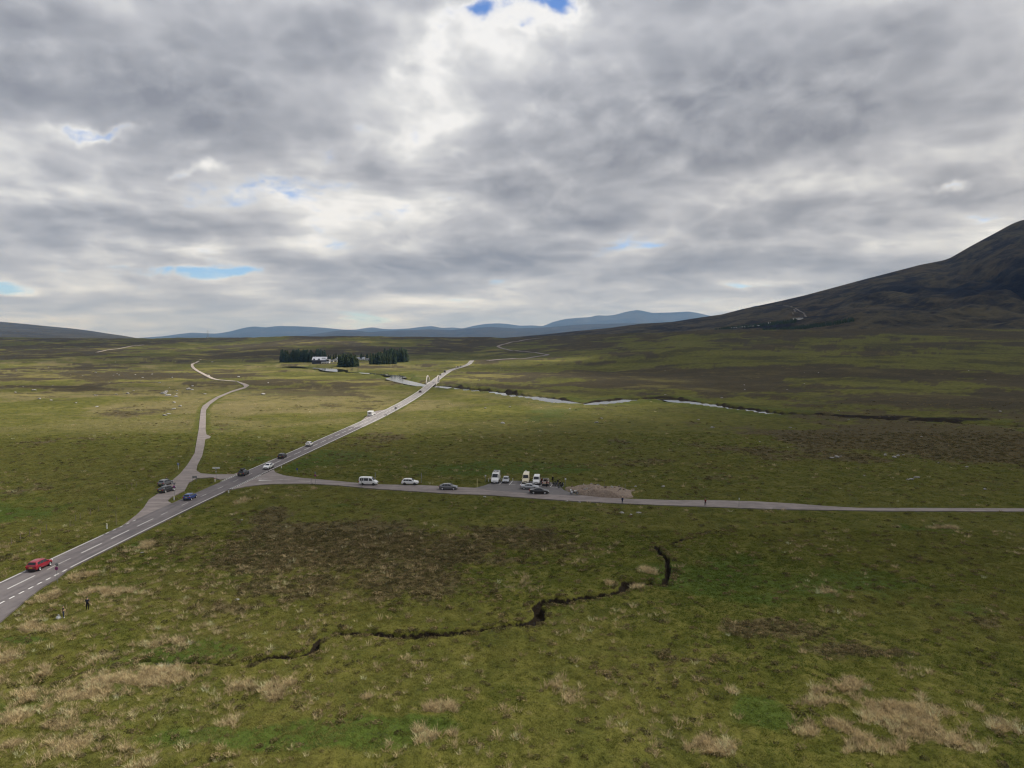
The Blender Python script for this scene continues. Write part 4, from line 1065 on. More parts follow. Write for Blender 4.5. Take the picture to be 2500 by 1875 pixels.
def side_pt(F, x, t, s, off=.014):
    zb, zl, zt, w, wt_ = F(x)
    y0, z0 = w * .975, zl; y1, z1 = wt_ + (w * .975 - wt_) * .12, zl + (zt - zl) * .86
    return (x, s * (y0 + (y1 - y0) * t + off), z0 + (z1 - z0) * t)
def pane_mesh(kind, x0, x1, s, mat, last):
    F = body_fields(kind); pts_b, pts_t = [], []
    hi = .92
    xs_p = np.linspace(x0, x1, 5)
    bot = [side_pt(F, x, .10, s) for x in xs_p]
    top = [side_pt(F, x - (.22 if last and x > x1 - .3 else 0) * 1.0, hi, s) for x in xs_p]
    vs = bot + top; m = len(bot)
    return MB().add(vs, [(i, i + 1, m + i + 1, m + i) for i in range(m - 1)]).mesh('window', mat, 60)
def cross_glass(kind, xt, xb, mat, name, f=1):
    F = body_fields(kind); vs = []
    for i, t in enumerate((0.08, .36, .64, .92)):
        x = xt + (xb - xt) * t
        zb, zl, zt, w, wt_ = F(x); yw = wt_ * .86 + .0
        o = (f * .012, .016)
        vs += [(x + o[0], -yw, zt - .008 + o[1]), (x + o[0], -yw * .45, zt + .004 + o[1]), (x + o[0], yw * .45, zt + .004 + o[1]), (x + o[0], yw, zt - .008 + o[1])]
    fs = [(4 * r + c, 4 * r + c + 1, 4 * r + c + 5, 4 * r + c + 4) for r in range(3) for c in range(3)]
    return MB().add(vs, fs).mesh(name, mat, 60)
def wheel_meshes(r, w, rim):
    key = ('wheel', r, w, rim.name)
    if key not in _body_cache:
        t = MB().lathe_y((0, 0, 0), [(r * .64, -w / 2), (r * .94, -w / 2), (r, -w / 2 + .03), (r, w / 2 - .03), (r * .94, w / 2), (r * .64, w / 2)], 20).mesh('tyre', M_TYRE, 40)
        rm = MB(); rm.lathe_y((0, 0, 0), [(r * .65, -w / 2 + .01), (r * .60, -w / 2 - .004), (r * .50, -w / 2 + .03), (r * .12, -w / 2 + .012), (.002, -w / 2 + .005)], 20); rm.lathe_y((0, 0, 0), [(.002, w / 2 - .005), (r * .12, w / 2 - .012), (r * .50, w / 2 - .03), (r * .60, w / 2 + .004), (r * .65, w / 2 - .01)], 20)
        _body_cache[key] = (t, rm.mesh('rim', rim, 30))
    return _body_cache[key]
def vehicle(kind, paint, loc, rz, name, label, cat, group=None, rim=M_RIM, roof=None, panes=True, plates=('y', 'w'), extras=(), scale=1.0):
    """one vehicle: body, windows, wheels (tyre, rim), lamps, plates, mirrors, bumpers"""
    root = empty(name, loc, rz, label, cat, group)
    if scale != 1.0: root.scale = (scale,) * 3
    key = (kind, paint.name)
    S = BODY[kind]; F = body_fields(kind); L0, L1 = S[0][0], S[-1][0]
    def cached(k, fn):
        kk = key + (k,)
        if kk not in _body_cache: _body_cache[kk] = fn()
        return _body_cache[kk]
    child('body', cached('body', lambda: body_mesh(kind, paint)), root)
    (rt, rb), (ft, fb), sp = WIN[kind]
    if kind in ('van', 'motorhome'):
        zb, zl, zt, w, wt_ = F(L0 + .05)
        child('rear_window', cached('rw', lambda: MB().box((L0 - .012, 0, 1.52 if kind == 'van' else 1.75), (.03, wt_ * 1.5, .46)).mesh('rear_window', M_GLASS)), root)
    else: child('rear_window', cached('rw', lambda: cross_glass(kind, rt, rb, M_GLASS, 'rear_window', -1)), root)
    child('windscreen', cached('ws', lambda: cross_glass(kind, ft, fb, M_GLASS, 'windscreen', 1)), root)
    for s in (-1, 1):
        for i, (a, b) in enumerate(sp):
            if panes or i == len(sp) - 1: child('window', cached(('pane', s, i), lambda: pane_mesh(kind, a, b, s, M_GLASS, i == len(sp) - 1)), root)
    ra, fa, r = AX[kind]
    ty, rm = wheel_meshes(r, .23, rim)
    for xa in (ra, fa):
        w = F(xa)[3]
        for s in (-1, 1):
            child('wheel_arch', cached(('arch', xa, s), lambda: MB().lathe_y((0, 0, 0), [(r * 1.17, -.02), (r * 1.17, .02), (.01, .02), (.01, -.02)], 20).mesh('wheel_arch', M_TRIM)), root, (xa, s * (w - .012), r + .02))
            wh = empty('wheel', (xa, s * (w - .085), r)); wh.parent = root
            child('tyre', ty, wh); child('rim', rm, wh)
    for s in (-1, 1):
        xz = L1 - .30; zb, zl, zt, w, wt_ = F(xz)
        child('headlight', cached(('hl', s), lambda: MB().box((xz + .10, s * (w - .17), zl - .06), (.34, .30, .13), (.6, .8)).mesh('headlight', M_HEAD)), root)
        xr = L0 + .10; zb, zl, zt, w, wt_ = F(xr)
        hh = .18 if kind not in ('van', 'motorhome') else .34
        child('taillight', cached(('tl', s), lambda: MB().box((xr - .09, s * (w - .13), zl - .08), (.20, .24, hh)).mesh('taillight', M_TAIL)), root)
        zb, zl, zt, w, wt_ = F(fb - .25)
        child('mirror', cached(('mi', s), lambda: MB().box((fb - .30, s * (w + .09), zl + .09), (.14, .20, .15), (.7, .9)).mesh('mirror', paint)), root)
    zb, zl, zt, w, wt_ = F(L0 + .03)
    child('rear_bumper', cached('rbp', lambda: MB().box((L0 + .05, 0, zb + .07), (.20, w * 1.80, .22), (.7, .96)).mesh('rear_bumper', M_TRIM)), root)
    child('front_bumper', cached('fbp', lambda: MB().box((L1 - .06, 0, .40), (.16, F(L1 - .05)[3] * 1.75, .20), (.7, .96)).mesh('front_bumper', M_TRIM)), root)
    child('grille', cached('gr', lambda: MB().box((L1 - .035, 0, F(L1 - .02)[1] - .02 + .08), (.09, F(L1 - .02)[3] * 1.1, .12)).mesh('grille', M_TRIM)), root)
    child('number_plate', cached('pr', lambda: MB().box((L0 - .012, 0, .72 if kind not in ('van', 'motorhome') else .62), (.03, .52, .11)).mesh('number_plate', M_PLATE_Y)), root)
    child('number_plate', cached('pf', lambda: MB().box((L1 + .012, 0, .46), (.06, .52, .11)).mesh('number_plate', M_PLATE_W)), root)
    for nm, mb, mt in extras: child(nm, mb.mesh(nm, mt, 40), root)
    return root
UP = math.pi / 2
def on_road(px, py, lift=0.115):
    p = P(px, py); return (p.x, p.y, lift)
def rails(kind, z_):
    m = MB()
    for s in (-1, 1): m.tube((-1.3, s * .56, z_), (.2, s * .56, z_), .025, n=6)
    return ('roof_rail', m, M_TRIM)
ROADSIDE = 'cars driving on the main road'
vehicle('suv', C_RED, (road_x(116.4) - 1.75, 116.6, .115), UP, 'car', 'red estate-like car driving away on the near left of the main road', 'car', ROADSIDE)
vehicle('hatch', C_BLUE, (road_x(168.5) - 1.35, 168.6, .115), UP, 'car', 'dark blue hatchback driving away beside the grass island', 'car', ROADSIDE, extras=[])
bk = MB().box((-.75, 0, 1.83), (1.9, .85, .30), (.85, .8))
bar_a, bar_b = (MB().tube((xx, -.62, 1.66), (xx, .62, 1.66), .03, n=6) for xx in (-1.2, -.3))
bk2 = MB().tube((-2.30, -.55, 1.55), (-2.30, .55, 1.75), .05, n=6); bk2.tube((-2.30, -.4, .9), (-2.30, -.4, 1.6), .03, n=6); bk2.tube((-2.30, .4, .9), (-2.30, .4, 1.7), .03, n=6)
vehicle('suv', C_DARK, (road_x(199) - 1.35, 199.0, .115), UP, 'car', 'black car with a roof box passing the junction', 'car', ROADSIDE, M_DRIM, extras=[('roof_box', bk, M_TRIM), ('roof_bar', bar_a, M_STEEL), ('roof_bar', bar_b, M_STEEL), ('cycle_rack', bk2, M_TRIM)])
vehicle('coupe', C_WHITE, (road_x(209.5) + 1.55, 209.5, .115), -UP, 'car', 'white car coming towards the camera past the side road mouth', 'car', ROADSIDE, M_DRIM)
vehicle('suv', C_BLACK, (road_x(228.6) - 1.45, 228.6, .115), UP, 'car', 'black car driving away between the two white cars on the main road', 'car', ROADSIDE, M_DRIM)
vehicle('suv', C_WHITE, (road_x(255) - 1.5, 255.0, .12), UP, 'car', 'white car driving away farthest ahead of the near group', 'car', ROADSIDE, M_DRIM)
def far_z(y): return lift_of(y) + .02
vehicle('hatch', C_BLACK, (road_x(519) - 0.2, 519.0, far_z(519) + ground(-67, 519)), UP, 'car', 'dark car between the caravan and the arch bridge', 'car', ROADSIDE, M_DRIM)
for px, py, paint, kind, hd, lab in ((1075, 917.5, C_BLACK, 'hatch', 1, 'dark car just beyond the arch bridge'), (1083, 910.5, C_DARK, 'motorhome', 1, 'tall dark van beyond the arch bridge'), (1107, 899.5, C_CREAM, 'motorhome', 1, 'pale cream motorhome near the crest of the road'),
                                     (1114.5, 898, C_BLACK, 'suv', 1, 'dark car just ahead of the pale motorhome'), (1125, 896, C_DARK, 'suv', 1, 'dark car second ahead of the pale motorhome')):
    p = P(px, py); yy = p.y
    vehicle(kind, paint, (road_x(yy) - 1.5, yy, ground(road_x(yy), yy) + far_z(yy)), UP, 'car' if kind != 'motorhome' else 'motorhome', lab, 'car' if kind != 'motorhome' else 'motorhome', ROADSIDE if kind != 'motorhome' else None, M_DRIM)
# parked on the old road
p = P(401, 1204); vehicle('coupe', C_DARK, (p.x, p.y + 1.4, .105), UP - .30, 'car', 'black sloping-back car parked nearest on the old road', 'car', 'cars parked on the old road')
p = P(398, 1190); vehicle('suv', C_GREY, (p.x - .6, p.y + 2.6, .105), UP - .12, 'car', 'grey car parked just ahead of the black one on the old road', 'car', 'cars parked on the old road')
# side road, heading right
p = P(899, 1185.5); vehicle('van', C_WHITE, (p.x, p.y + .6, .105), -.10, 'minibus', 'white high-roofed minibus driving along the side road', 'minibus', None, M_DRIM, scale=.98)
p = P(1000, 1185.5); vehicle('suv', C_SILVER if False else C_WHITE, (p.x, p.y + 1.0, .105), -.06, 'car', 'white car between the minibus and the grey car on the side road', 'car', None, M_DRIM)
p = P(1094, 1197.5); vehicle('coupe', C_GREY, (p.x, p.y + .9, .105), -.07, 'car', 'grey sloping-back car on the side road before the car park', 'car', None, M_RIM)
# car park
rack = MB()
for s in (-1, 1): rack.tube((-2.2, s * .75, 2.80), (1.0, s * .75, 2.80), .03, n=6)
for xx in (-2.1, -1.2, -.3, .6): rack.tube((xx, -.75, 2.80), (xx, .75, 2.80), .03, n=6)
panel = MB().box((-.9, 0, 2.80), (1.6, 1.1, .04))
hatchw = MB().box((.55, 0, 2.79), (.5, .6, .10), (.8, .8))
PARK = 'vehicles parked in the car park bays'
p = P(1210, 1182.5); vehicle('motorhome', C_WHITE, (p.x, p.y + 3.0, .11), -UP - .10, 'motorhome', 'white panel-van motorhome with a black roof rack at the left of the car park', 'motorhome', PARK, M_DRIM, extras=[('roof_rack', rack, M_TRIM), ('solar_panel', panel, M_GLASS), ('roof_vent', hatchw, M_WHITE)])
p = P(1235, 1181.5); vehicle('hatch', C_SILVER, (p.x, p.y + 2.1, .11), -UP - .05, 'car', 'small silver car beside the white motorhome', 'car', PARK)
p = P(1284, 1183.5); vehicle('motorhome', C_CREAM, (p.x + .1, p.y + 3.0, .11), -UP - .10, 'camper_van', 'tall cream camper van parked in the middle bays', 'camper', PARK, M_DRIM, scale=.92)
p = P(1311, 1185.5); vehicle('van', C_WHITE, (p.x, p.y + 2.5, .11), -UP - .10, 'van', 'white van with a dark bumper right of the cream camper', 'van', PARK, M_DRIM)
gate = MB()
a = (-1.62, 1.56); b_ = (-2.45, 2.08)
gate.add([(a[0], -.62, a[1]), (a[0], .62, a[1]), (b_[0], .66, b_[1]), (b_[0], -.66, b_[1]), (a[0], -.62, a[1] + .07), (a[0], .62, a[1] + .07), (b_[0], .66, b_[1] + .08), (b_[0], -.66, b_[1] + .08)], [(0, 1, 2, 3), (4, 7, 6, 5), (0, 4, 5, 1), (1, 5, 6, 2), (2, 6, 7, 3), (3, 7, 4, 0)])
gl = MB().add([(-1.72, -.5, 1.605), (-1.72, .5, 1.605), (-2.2, .54, 1.905), (-2.2, -.54, 1.905)], [(0, 3, 2, 1)])
p = P(1333, 1187.5); vehicle('suv', C_BEIGE, (p.x + .1, p.y + 2.2, .11), UP - .10, 'car', 'beige car with its tailgate raised in the car park', 'car', PARK, M_DRIM, extras=[('tailgate', gate, C_WHITE), ('tailgate_window', gl, M_GLASS)])
p = P(1294, 1196.5); vehicle('sedan', C_SILVER, (p.x + .0, p.y + .9, .11), -.16, 'car', 'silver saloon standing behind the black saloon in the car park', 'car', 'saloons stopped in the car park')
p = P(1317, 1207.5); vehicle('sedan', C_BLACK, (p.x, p.y + .9, .115), -.08, 'car', 'black saloon stopped at the front of the car park', 'car', 'saloons stopped in the car park')
# caravan and its tow car in the far lay-by
def caravan(loc, rz):
    r = empty('caravan', loc, rz, 'white touring caravan standing in the far lay-by', 'caravan')
    prof = [(-2.6, .45), (2.3, .45), (2.75, .95), (2.55, 1.9), (2.2, 2.5), (-2.3, 2.58), (-2.62, 2.3)]
    b = MB(); n = len(prof)
    b.add([(x, -1.1, z_) for x, z_ in prof] + [(x, 1.1, z_) for x, z_ in prof], [tuple(range(n)), tuple(reversed(range(n, 2 * n)))] + [(i, n + i, n + (i + 1) % n, (i + 1) % n) for i in range(n)])
    b.build('body', C_WHITE, r, 25)
    for s in (-1, 1):
        for xx in (-1.6, .9): MB().box((xx, s * 1.105, 1.62), (1.0, .03, .55)).build('window', M_GLASS, r)
    MB().box((-2.62, 0, 1.7), (.05, 1.2, .6)).build('rear_window', M_GLASS, r); MB().box((-.3, -1.107, 1.25), (.62, .025, 1.55)).build('door', M_WHITE, r)
    ty, rm = wheel_meshes(.31, .2, M_RIM)
    for s in (-1, 1):
        w = empty('wheel', (-.3, s * 1.02, .31)); w.parent = r; child('tyre', ty, w); child('rim', rm, w)
    MB().tube((2.6, .25, .5), (3.7, 0, .48), .05, n=6).tube((2.6, -.25, .5), (3.7, 0, .48), .05, n=6).build('drawbar', M_STEEL, r)
p = P(901, 1017.5); caravan((p.x + .3, p.y + 2.5, lift_of(p.y) + .02), UP + .0)
vehicle('hatch', C_WHITE, (p.x + .6, p.y + 8.6, lift_of(p.y) + .02), UP, 'car', 'white car hitched in front of the caravan', 'car', None, M_DRIM)

# ------------------------------------------------------------------ motorcycles
def motorcycle(loc, rz, paint, label, cases=None):
    r = empty('motorcycle', loc, rz, label, 'motorcycle', 'motorcycles at the car park')
    for xx in (-.74, .74):
        w = empty('wheel', (xx, 0, .32)); w.parent = r
        child('tyre', MB().lathe_y((0, 0, 0), [(.24, -.06), (.31, -.065), (.325, 0), (.31, .065), (.24, .06)], 18).mesh('tyre', M_TYRE, 40), w)
        child('rim', MB().lathe_y((0, 0, 0), [(.25, -.03), (.20, -.03), (.06, -.015), (.06, .015), (.20, .03), (.25, .03)], 18).mesh('rim', M_STEEL, 40), w)
    MB().tube((.74, .07, .32), (.42, .07, 1.0), .03, n=6).tube((.74, -.07, .32), (.42, -.07, 1.0), .03, n=6).build('fork', M_STEEL, r)
    MB().box((.02, 0, .50), (.55, .34, .36), (.8, .9)).build('engine', M_TRIM, r)
    MB().add([(-.05, -.10, .72), (.38, -.14, .78), (.42, -.12, .98), (.0, -.13, .94), (-.05, .10, .72), (.38, .14, .78), (.42, .12, .98), (.0, .13, .94)], [(0, 1, 2, 3), (7, 6, 5, 4), (0, 4, 5, 1), (3, 2, 6, 7), (1, 5, 6, 2), (0, 3, 7, 4)]).build('tank', paint, r, 50)
    MB().add([(-.80, -.11, .86), (-.02, -.13, .80), (-.02, -.12, .90), (-.78, -.10, .95), (-.80, .11, .86), (-.02, .13, .80), (-.02, .12, .90), (-.78, .10, .95)], [(0, 1, 2, 3), (7, 6, 5, 4), (0, 4, 5, 1), (3, 2, 6, 7), (1, 5, 6, 2), (0, 3, 7, 4)]).build('seat', M_TRIM, r, 50)
    MB().tube((.36, -.38, 1.10), (.44, 0, 1.06), .02, n=6).tube((.44, 0, 1.06), (.36, .38, 1.10), .02, n=6).build('handlebar', M_TRIM, r)
    MB().box((.60, 0, .98), (.22, .26, .26), (.5, .8)).build('fairing', paint, r); MB().box((.56, 0, 1.22), (.04, .30, .28), (1, .7)).build('windshield', M_GLASS, r)
    MB().tube((-.74, -.13, .32), (.1, -.13, .34), .045, n=8).build('exhaust', M_STEEL, r)
    if cases is not None:
        for s in (-1, 1): MB().box((-.62, s * .30, .68), (.46, .20, .38), (.9, .9)).build('pannier', cases, r)
        MB().box((-.86, 0, 1.08), (.36, .42, .32), (.85, .85)).build('top_box', cases, r)
    return r
p = P(1402, 1208); motorcycle((p.x, p.y + .2, .11), -.12, C_WHITE, 'white touring motorcycle with pale panniers beside the rubble bank', C_WHITE)
p = P(1353, 1187); motorcycle((p.x, p.y + .3, .11), -1.2, C_BLACK, 'dark motorcycle in the bay beside the beige car')
p = P(1360, 1187.5); motorcycle((p.x, p.y + .4, .11), -1.3, C_DARK, 'dark motorcycle next to the standing black-clad rider')
p = P(1369, 1192.5); motorcycle((p.x, p.y + .5, .11), -2.3, C_BLACK, 'dark motorcycle with a seated rider at the bay end', M_TRIM)

# ------------------------------------------------------------------ people
def cloth(name, c): return simple_mat(name, c, 0.9, 0, 0.2, 0.2, 8.0)
K_BLACK = cloth('black_cloth', (.012, .012, .014)); K_JEAN = cloth('dark_denim', (.03, .045, .085)); K_GREY = cloth('charcoal_cloth', (.035, .035, .045)); K_RED = cloth('dark_red_cloth', (.13, .018, .018)); K_NAVY = cloth('navy_cloth', (.02, .028, .06))
K_SKIN = simple_mat('skin', (.48, .30, .22), .6); K_HAIR = simple_mat('dark_hair', (.02, .014, .01), .7); K_SHOE = simple_mat('shoe', (.05, .05, .05), .7); K_PALE = simple_mat('pale_shoe', (.55, .53, .5), .7); K_HELM = simple_mat('black_helmet', (.015, .015, .016), .25); K_EYE = simple_mat('eye_dark', (.02, .015, .012), .3); K_BALD = simple_mat('fair_hair', (.42, .33, .2), .7)
def person(loc, rz, pose, top, legs, shoe, label, hair=K_HAIR, sleeves=False, scale=1.0, group=None):
    J = {'pelvis': ((0, 0, .95), .145, .105), 'waist': ((0, 0, 1.10), .135, .10), 'chest': ((0, .01, 1.30), .165, .115), 'neck0': ((0, 0, 1.45), .08, .07), 'neck': ((0, .01, 1.52), .052, .052), 'jaw': ((0, .03, 1.59), .07, .08), 'head': ((0, .015, 1.66), .082, .098), 'crown': ((0, .0, 1.735), .062, .078), 'nose': ((0, .118, 1.645), .012, .012)}
    Eg = [('pelvis', 'waist'), ('waist', 'chest'), ('chest', 'neck0'), ('neck0', 'neck'), ('neck', 'jaw'), ('jaw', 'head'), ('head', 'crown'), ('head', 'nose')]
    arms = {'hold': (((.25, -.06, 1.16), (.13, .20, 1.12)),) * 2, 'stand': (((.23, -.03, 1.14), (.25, .05, .90)),) * 2, 'walk': (((.23, -.14, 1.16), (.22, -.10, .92)), ((.23, .12, 1.15), (.21, .22, .94))), 'camera': (((.26, .10, 1.22), (.08, .24, 1.50)),) * 2, 'sit': (((.26, .12, 1.14), (.30, .38, 1.05)),) * 2}[pose]
    lg = {'walk': (((.10, .10, .50), (.10, -.02, .10)), ((.10, .02, .50), (.10, -.26, .13))), 'sit': (((.22, .32, .86), (.24, .22, .42)),) * 2}.get(pose, (((.115, .02, .50), (.125, -.02, .09)),) * 2)
    for i, s in enumerate((-1, 1)):
        n = 'LR'[i]; e, w = arms[i]; k, a = lg[i]
        J['sh' + n] = ((s * .19, 0, 1.40), .068, .068); J['el' + n] = ((s * e[0], e[1], e[2]), .046, .046); J['wr' + n] = ((s * w[0], w[1], w[2]), .030, .030)
        d = (Vector(w) - Vector(e)).normalized(); hv = Vector((s * w[0], w[1], w[2])) + Vector((s * d.x, d.y, d.z)) * .075; J['pa' + n] = (tuple(hv), .038, .022)
        fd = Vector((s * d.x, d.y, d.z)); sd = fd.orthogonal().normalized()
        Eg += [('chest', 'sh' + n), ('sh' + n, 'el' + n), ('el' + n, 'wr' + n), ('wr' + n, 'pa' + n)]
        for q, (o, ln) in enumerate(((-.030, .075), (-.010, .09), (.012, .085), (.032, .068))):
            J['f%d%s' % (q, n)] = (tuple(hv + sd * o + fd * ln * .8 - Vector((0, 0, .02))), .009, .009); Eg.append(('pa' + n, 'f%d%s' % (q, n)))
        J['th' + n] = (tuple(hv - sd * .06 + fd * .02), .010, .010); Eg.append(('pa' + n, 'th' + n))
        J['hi' + n] = ((s * .09, 0, .90), .095, .095); J['kn' + n] = ((s * k[0], k[1], k[2]), .062, .062); J['an' + n] = ((s * a[0], a[1], a[2]), .042, .042); J['to' + n] = ((s * (a[0] + .015), a[1] + .17, max(a[2] - .05, .035)), .042, .034)
        Eg += [('pelvis', 'hi' + n), ('hi' + n, 'kn' + n), ('kn' + n, 'an' + n), ('an' + n, 'to' + n)]
    if pose == 'sit':
        for nm in list(J):
            if nm[:2] not in ('kn', 'an', 'to'): p_, a_, b_ = J[nm]; J[nm] = ((p_[0], p_[1] + .10 * (p_[2] - .9), p_[2] + .02), a_, b_)
    names = list(J); idx = {n: i for i, n in enumerate(names)}
    me = bpy.data.meshes.new('skeleton'); me.from_pydata([J[n][0] for n in names], [(idx[a], idx[b]) for a, b in Eg], [])
    ob = link(bpy.data.objects.new('skeleton', me)); ob.modifiers.new('skin', 'SKIN'); sb = ob.modifiers.new('sub', 'SUBSURF'); sb.levels = sb.render_levels = 1
    for i, n in enumerate(names):
        sv = me.skin_vertices[0].data[i]; k_ = 1.0 if n[0] in 'ft' or n[:2] in ('no', 'he', 'cr', 'ja', 'ne', 'pa') else 1.18; sv.radius = (J[n][1] * k_, J[n][2] * k_); sv.use_root = n == 'pelvis'
    bpy.context.view_layer.update(); dg = bpy.context.evaluated_depsgraph_get()
    body = bpy.data.meshes.new_from_object(ob.evaluated_get(dg)); body.name = 'body'
    bpy.data.objects.remove(ob); bpy.data.meshes.remove(me)
    body.materials.clear()
    for m in (top, legs, K_SKIN, shoe): body.materials.append(m)
    mid = []
    seg = []
    for a, b in Eg:
        k = b[:2]; mi = 0
        if k in ('kn', 'an', 'hi'): mi = 1
        elif k == 'to': mi = 3
        elif k in ('ne', 'ja', 'he', 'cr', 'no', 'pa', 'th') or k[0] == 'f': mi = 2 if b != 'neck0' else 0
        elif k == 'wr' and sleeves: mi = 2
        seg.append((Vector(J[a][0]), Vector(J[b][0]), mi))
    for pl in body.polygons:
        c = pl.center; best = (9, 0)
        for a, b, mi in seg:
            ab = b - a; t = max(0, min(1, (c - a).dot(ab) / max(ab.length_squared, 1e-9))); d = (c - a - ab * t).length
            if d < best[0]: best = (d, mi)
        mi = best[1]
        if mi == 0 and c.z < .97 and abs(c.x) < .2 and pose != 'sit': mi = 1
        pl.material_index = mi; pl.use_smooth = True
    r = empty('person', loc, rz, label, 'person', group); r.scale = (scale,) * 3
    child('body', body, r)
    hc = J['head'][0]
    cap = MB(); vs, fs = [], []
    for i in range(6):
        ph = 1.35 * i / 5 if i else 0.0
        for j in range(12):
            th = 6.2832 * j / 12; back = 1.0 if math.sin(th) < .2 else .72
            ph2 = ph * (1.0 if math.sin(th) < .2 else .68)
            vs.append((hc[0] + .104 * math.sin(ph2) * math.cos(th), hc[1] - .01 + .118 * math.sin(ph2) * math.sin(th), hc[2] + .02 + .112 * math.cos(ph2)))
    for i in range(5):
        for j in range(12): fs.append((i * 12 + j, i * 12 + (j + 1) % 12, (i + 1) * 12 + (j + 1) % 12, (i + 1) * 12 + j))
    cap.add(vs, fs).build('hair', hair, r, 60)
    for s in (-1, 1): MB().box((s * .033, hc[1] + .088, hc[2] - .005), (.022, .012, .012)).build('eye', K_EYE, r)
    return r
def pz(px, py, road=False):
    p = P(px, py); return (p.x, p.y, .11 if road else gz(p.x, p.y) + .01)
person(pz(155, 1506), -1.0, 'hold', K_BLACK, K_JEAN, K_PALE, 'person in black top and jeans beside a white bag on the near grass', K_HAIR, True, 1.0)
person(pz(214, 1493), .15, 'hold', K_GREY, K_BLACK, K_SHOE, 'person in charcoal top and black trousers seen from behind on the near grass', K_HAIR, True, 1.05)
person(pz(407, 1180.5), .3, 'stand', K_BLACK, K_BLACK, K_SHOE, 'person in black standing beyond the cars on the old road', K_HAIR)
person(pz(1335, 1190, True), -1.4, 'walk', K_RED, K_BLACK, K_SHOE, 'person in dark red walking behind the open tailgate')
person(pz(1322.5, 1183, True), 2.6, 'stand', K_RED, K_NAVY, K_SHOE, 'person in dark red standing beside the white van door', K_BALD)
person(pz(1349.5, 1178, True), 2.9, 'stand', K_BLACK, K_BLACK, K_SHOE, 'person in black with fair hair at the back of the car park', K_BALD)
person(pz(1362, 1186.5, True), 2.4, 'stand', K_BLACK, K_BLACK, K_SHOE, 'rider in black standing among the motorcycles', K_HELM)
p = P(1369, 1192.5); person((p.x, p.y + .72, .13), -2.3 - UP + math.pi * 0, 'sit', K_BLACK, K_BLACK, K_SHOE, 'rider in black seated on the dark motorcycle at the bay end', K_HELM)
person(pz(1519.5, 1230.5, True), .4, 'stand', K_NAVY, K_JEAN, K_SHOE, 'person in navy standing at the roadside past the rubble bank', K_BALD, False, .95)
person(pz(1722, 1236, True), .0, 'camera', K_RED, K_BLACK, K_SHOE, 'person in dark red with raised arms on the far side road')
def bag(loc):
    r = empty('bag', loc, .4, 'white plastic bag standing on the grass at the near left', 'bag')
    vs, fs = [], []; prof = [(.02, 0), (.26, .02), (.30, .14), (.27, .28), (.16, .40), (.06, .47), (.10, .56), (.06, .62)]
    for i, (rad, z_) in enumerate(prof):
        for j in range(12):
            a = 6.2832 * j / 12; q = rad * (1 + .16 * math.sin(3 * a + i * 1.3) + .08 * math.sin(5 * a - i)); vs.append((q * math.cos(a) * 1.1, q * math.sin(a) * .8, z_))
    for i in range(len(prof) - 1):
        for j in range(12): fs.append((i * 12 + j, i * 12 + (j + 1) % 12, i * 12 + 12 + (j + 1) % 12, i * 12 + 12 + j))
    fs.append(tuple(range(len(vs) - 12, len(vs))))
    MB().add(vs, fs).build('sack', M_WHITE, r, 60); MB().tube((0, 0, .44), (0, 0, .50), .075, n=10).build('tie', K_PALE, r)
bag(pz(143, 1507.5))

# ------------------------------------------------------------------ signs and posts
def post_mesh(m, h, r=.045): m.tube((0, 0, -.3), (0, 0, h), r, n=8); return m
def disc(r, y, n=20, th=.02, r_in=0.0):
    m = MB()
    prof = [(r_in + .001, -th / 2), (r, -th / 2), (r, th / 2), (r_in + .001, th / 2)]
    return m.lathe_y((0, y, 0), prof, n)
def clearway(root, z_, r=.27):
    f = child('sign_face', disc(r, 0).mesh('sign_face', M_SBLUE), root, (0, -.07, z_))
    child('border', disc(r * 1.0, 0, 20, .024, r * .82).mesh('border', M_SRED), f, (0, -.004, 0))
    for s in (-1, 1): child('cross_bar', MB().box((0, 0, 0), (r * 1.75, .012, r * .2)).mesh('cross_bar', M_SRED), f, (0, -.016 - .003 * s, 0), (0, s * math.pi / 4, 0))
def sign(px, py, h, label, parts, rz=0.0, name='road_sign', mat=M_STEEL, r=.045, road=False, group=None):
    p = P(px, py); root = empty(name, (p.x, p.y, gz(p.x, p.y)), rz, label, 'sign', group)
    post_mesh(MB(), h, r).build('post', mat, root, 40)
    for q in parts:
        if q[0] == 'clearway': clearway(root, q[1])
        elif q[0] == 'board':
            _, w, hh, z_, m, y = q; MB().box((0, y, z_), (w, .03, hh)).build('board', m, root)
        elif q[0] == 'text':
            _, w, z_, y = q
            MB().box((0, y, z_), (w, .01, .05)).build('lettering', M_TRIM, root)
        elif q[0] == 'tri':
            _, w, z_, y, m = q; MB().poly([(-w / 2, y, z_ + w * .43), (w / 2, y, z_ + w * .43), (0, y, z_ - w * .43)], (0, .03, 0)).build('triangle_plate', m, root)
        elif q[0] == 'disc': child('disc_plate', disc(q[1], 0).mesh('disc_plate', q[4]), root, (0, q[3], q[2]))
    return root
sign(140, 1424.5, 3.0, 'no-stopping disc sign on a grey post beside the red car', [('clearway', 2.28), ('disc', .26, 2.86, .05, M_GREYBACK)])
sign(426, 1219, 4.0, 'tall post with a no-stopping disc and white plate on the grass island', [('clearway', 3.05), ('board', .62, .30, 2.50, M_WHITE, -.06), ('text', .42, 2.50, -.085), ('tri', .85, 3.62, .05, M_GREYBACK)])
sign(435.5, 1145.5, 1.9, 'blue and white sign at the left edge of the old road', [('board', .62, .72, 1.60, M_SBLUE, -.06), ('board', .50, .12, 1.86, M_WHITE, -.08), ('board', .16, .36, 1.52, M_WHITE, -.08)], mat=M_WHITE)
sign(528, 1171, 3.4, 'junction sign with a white board on the old road verge', [('board', 2.0, .42, 3.25, M_WHITE, .05), ('tri', .75, 2.75, .05, M_GREYBACK), ('disc', .14, 2.15, -.06, M_WHITE)])
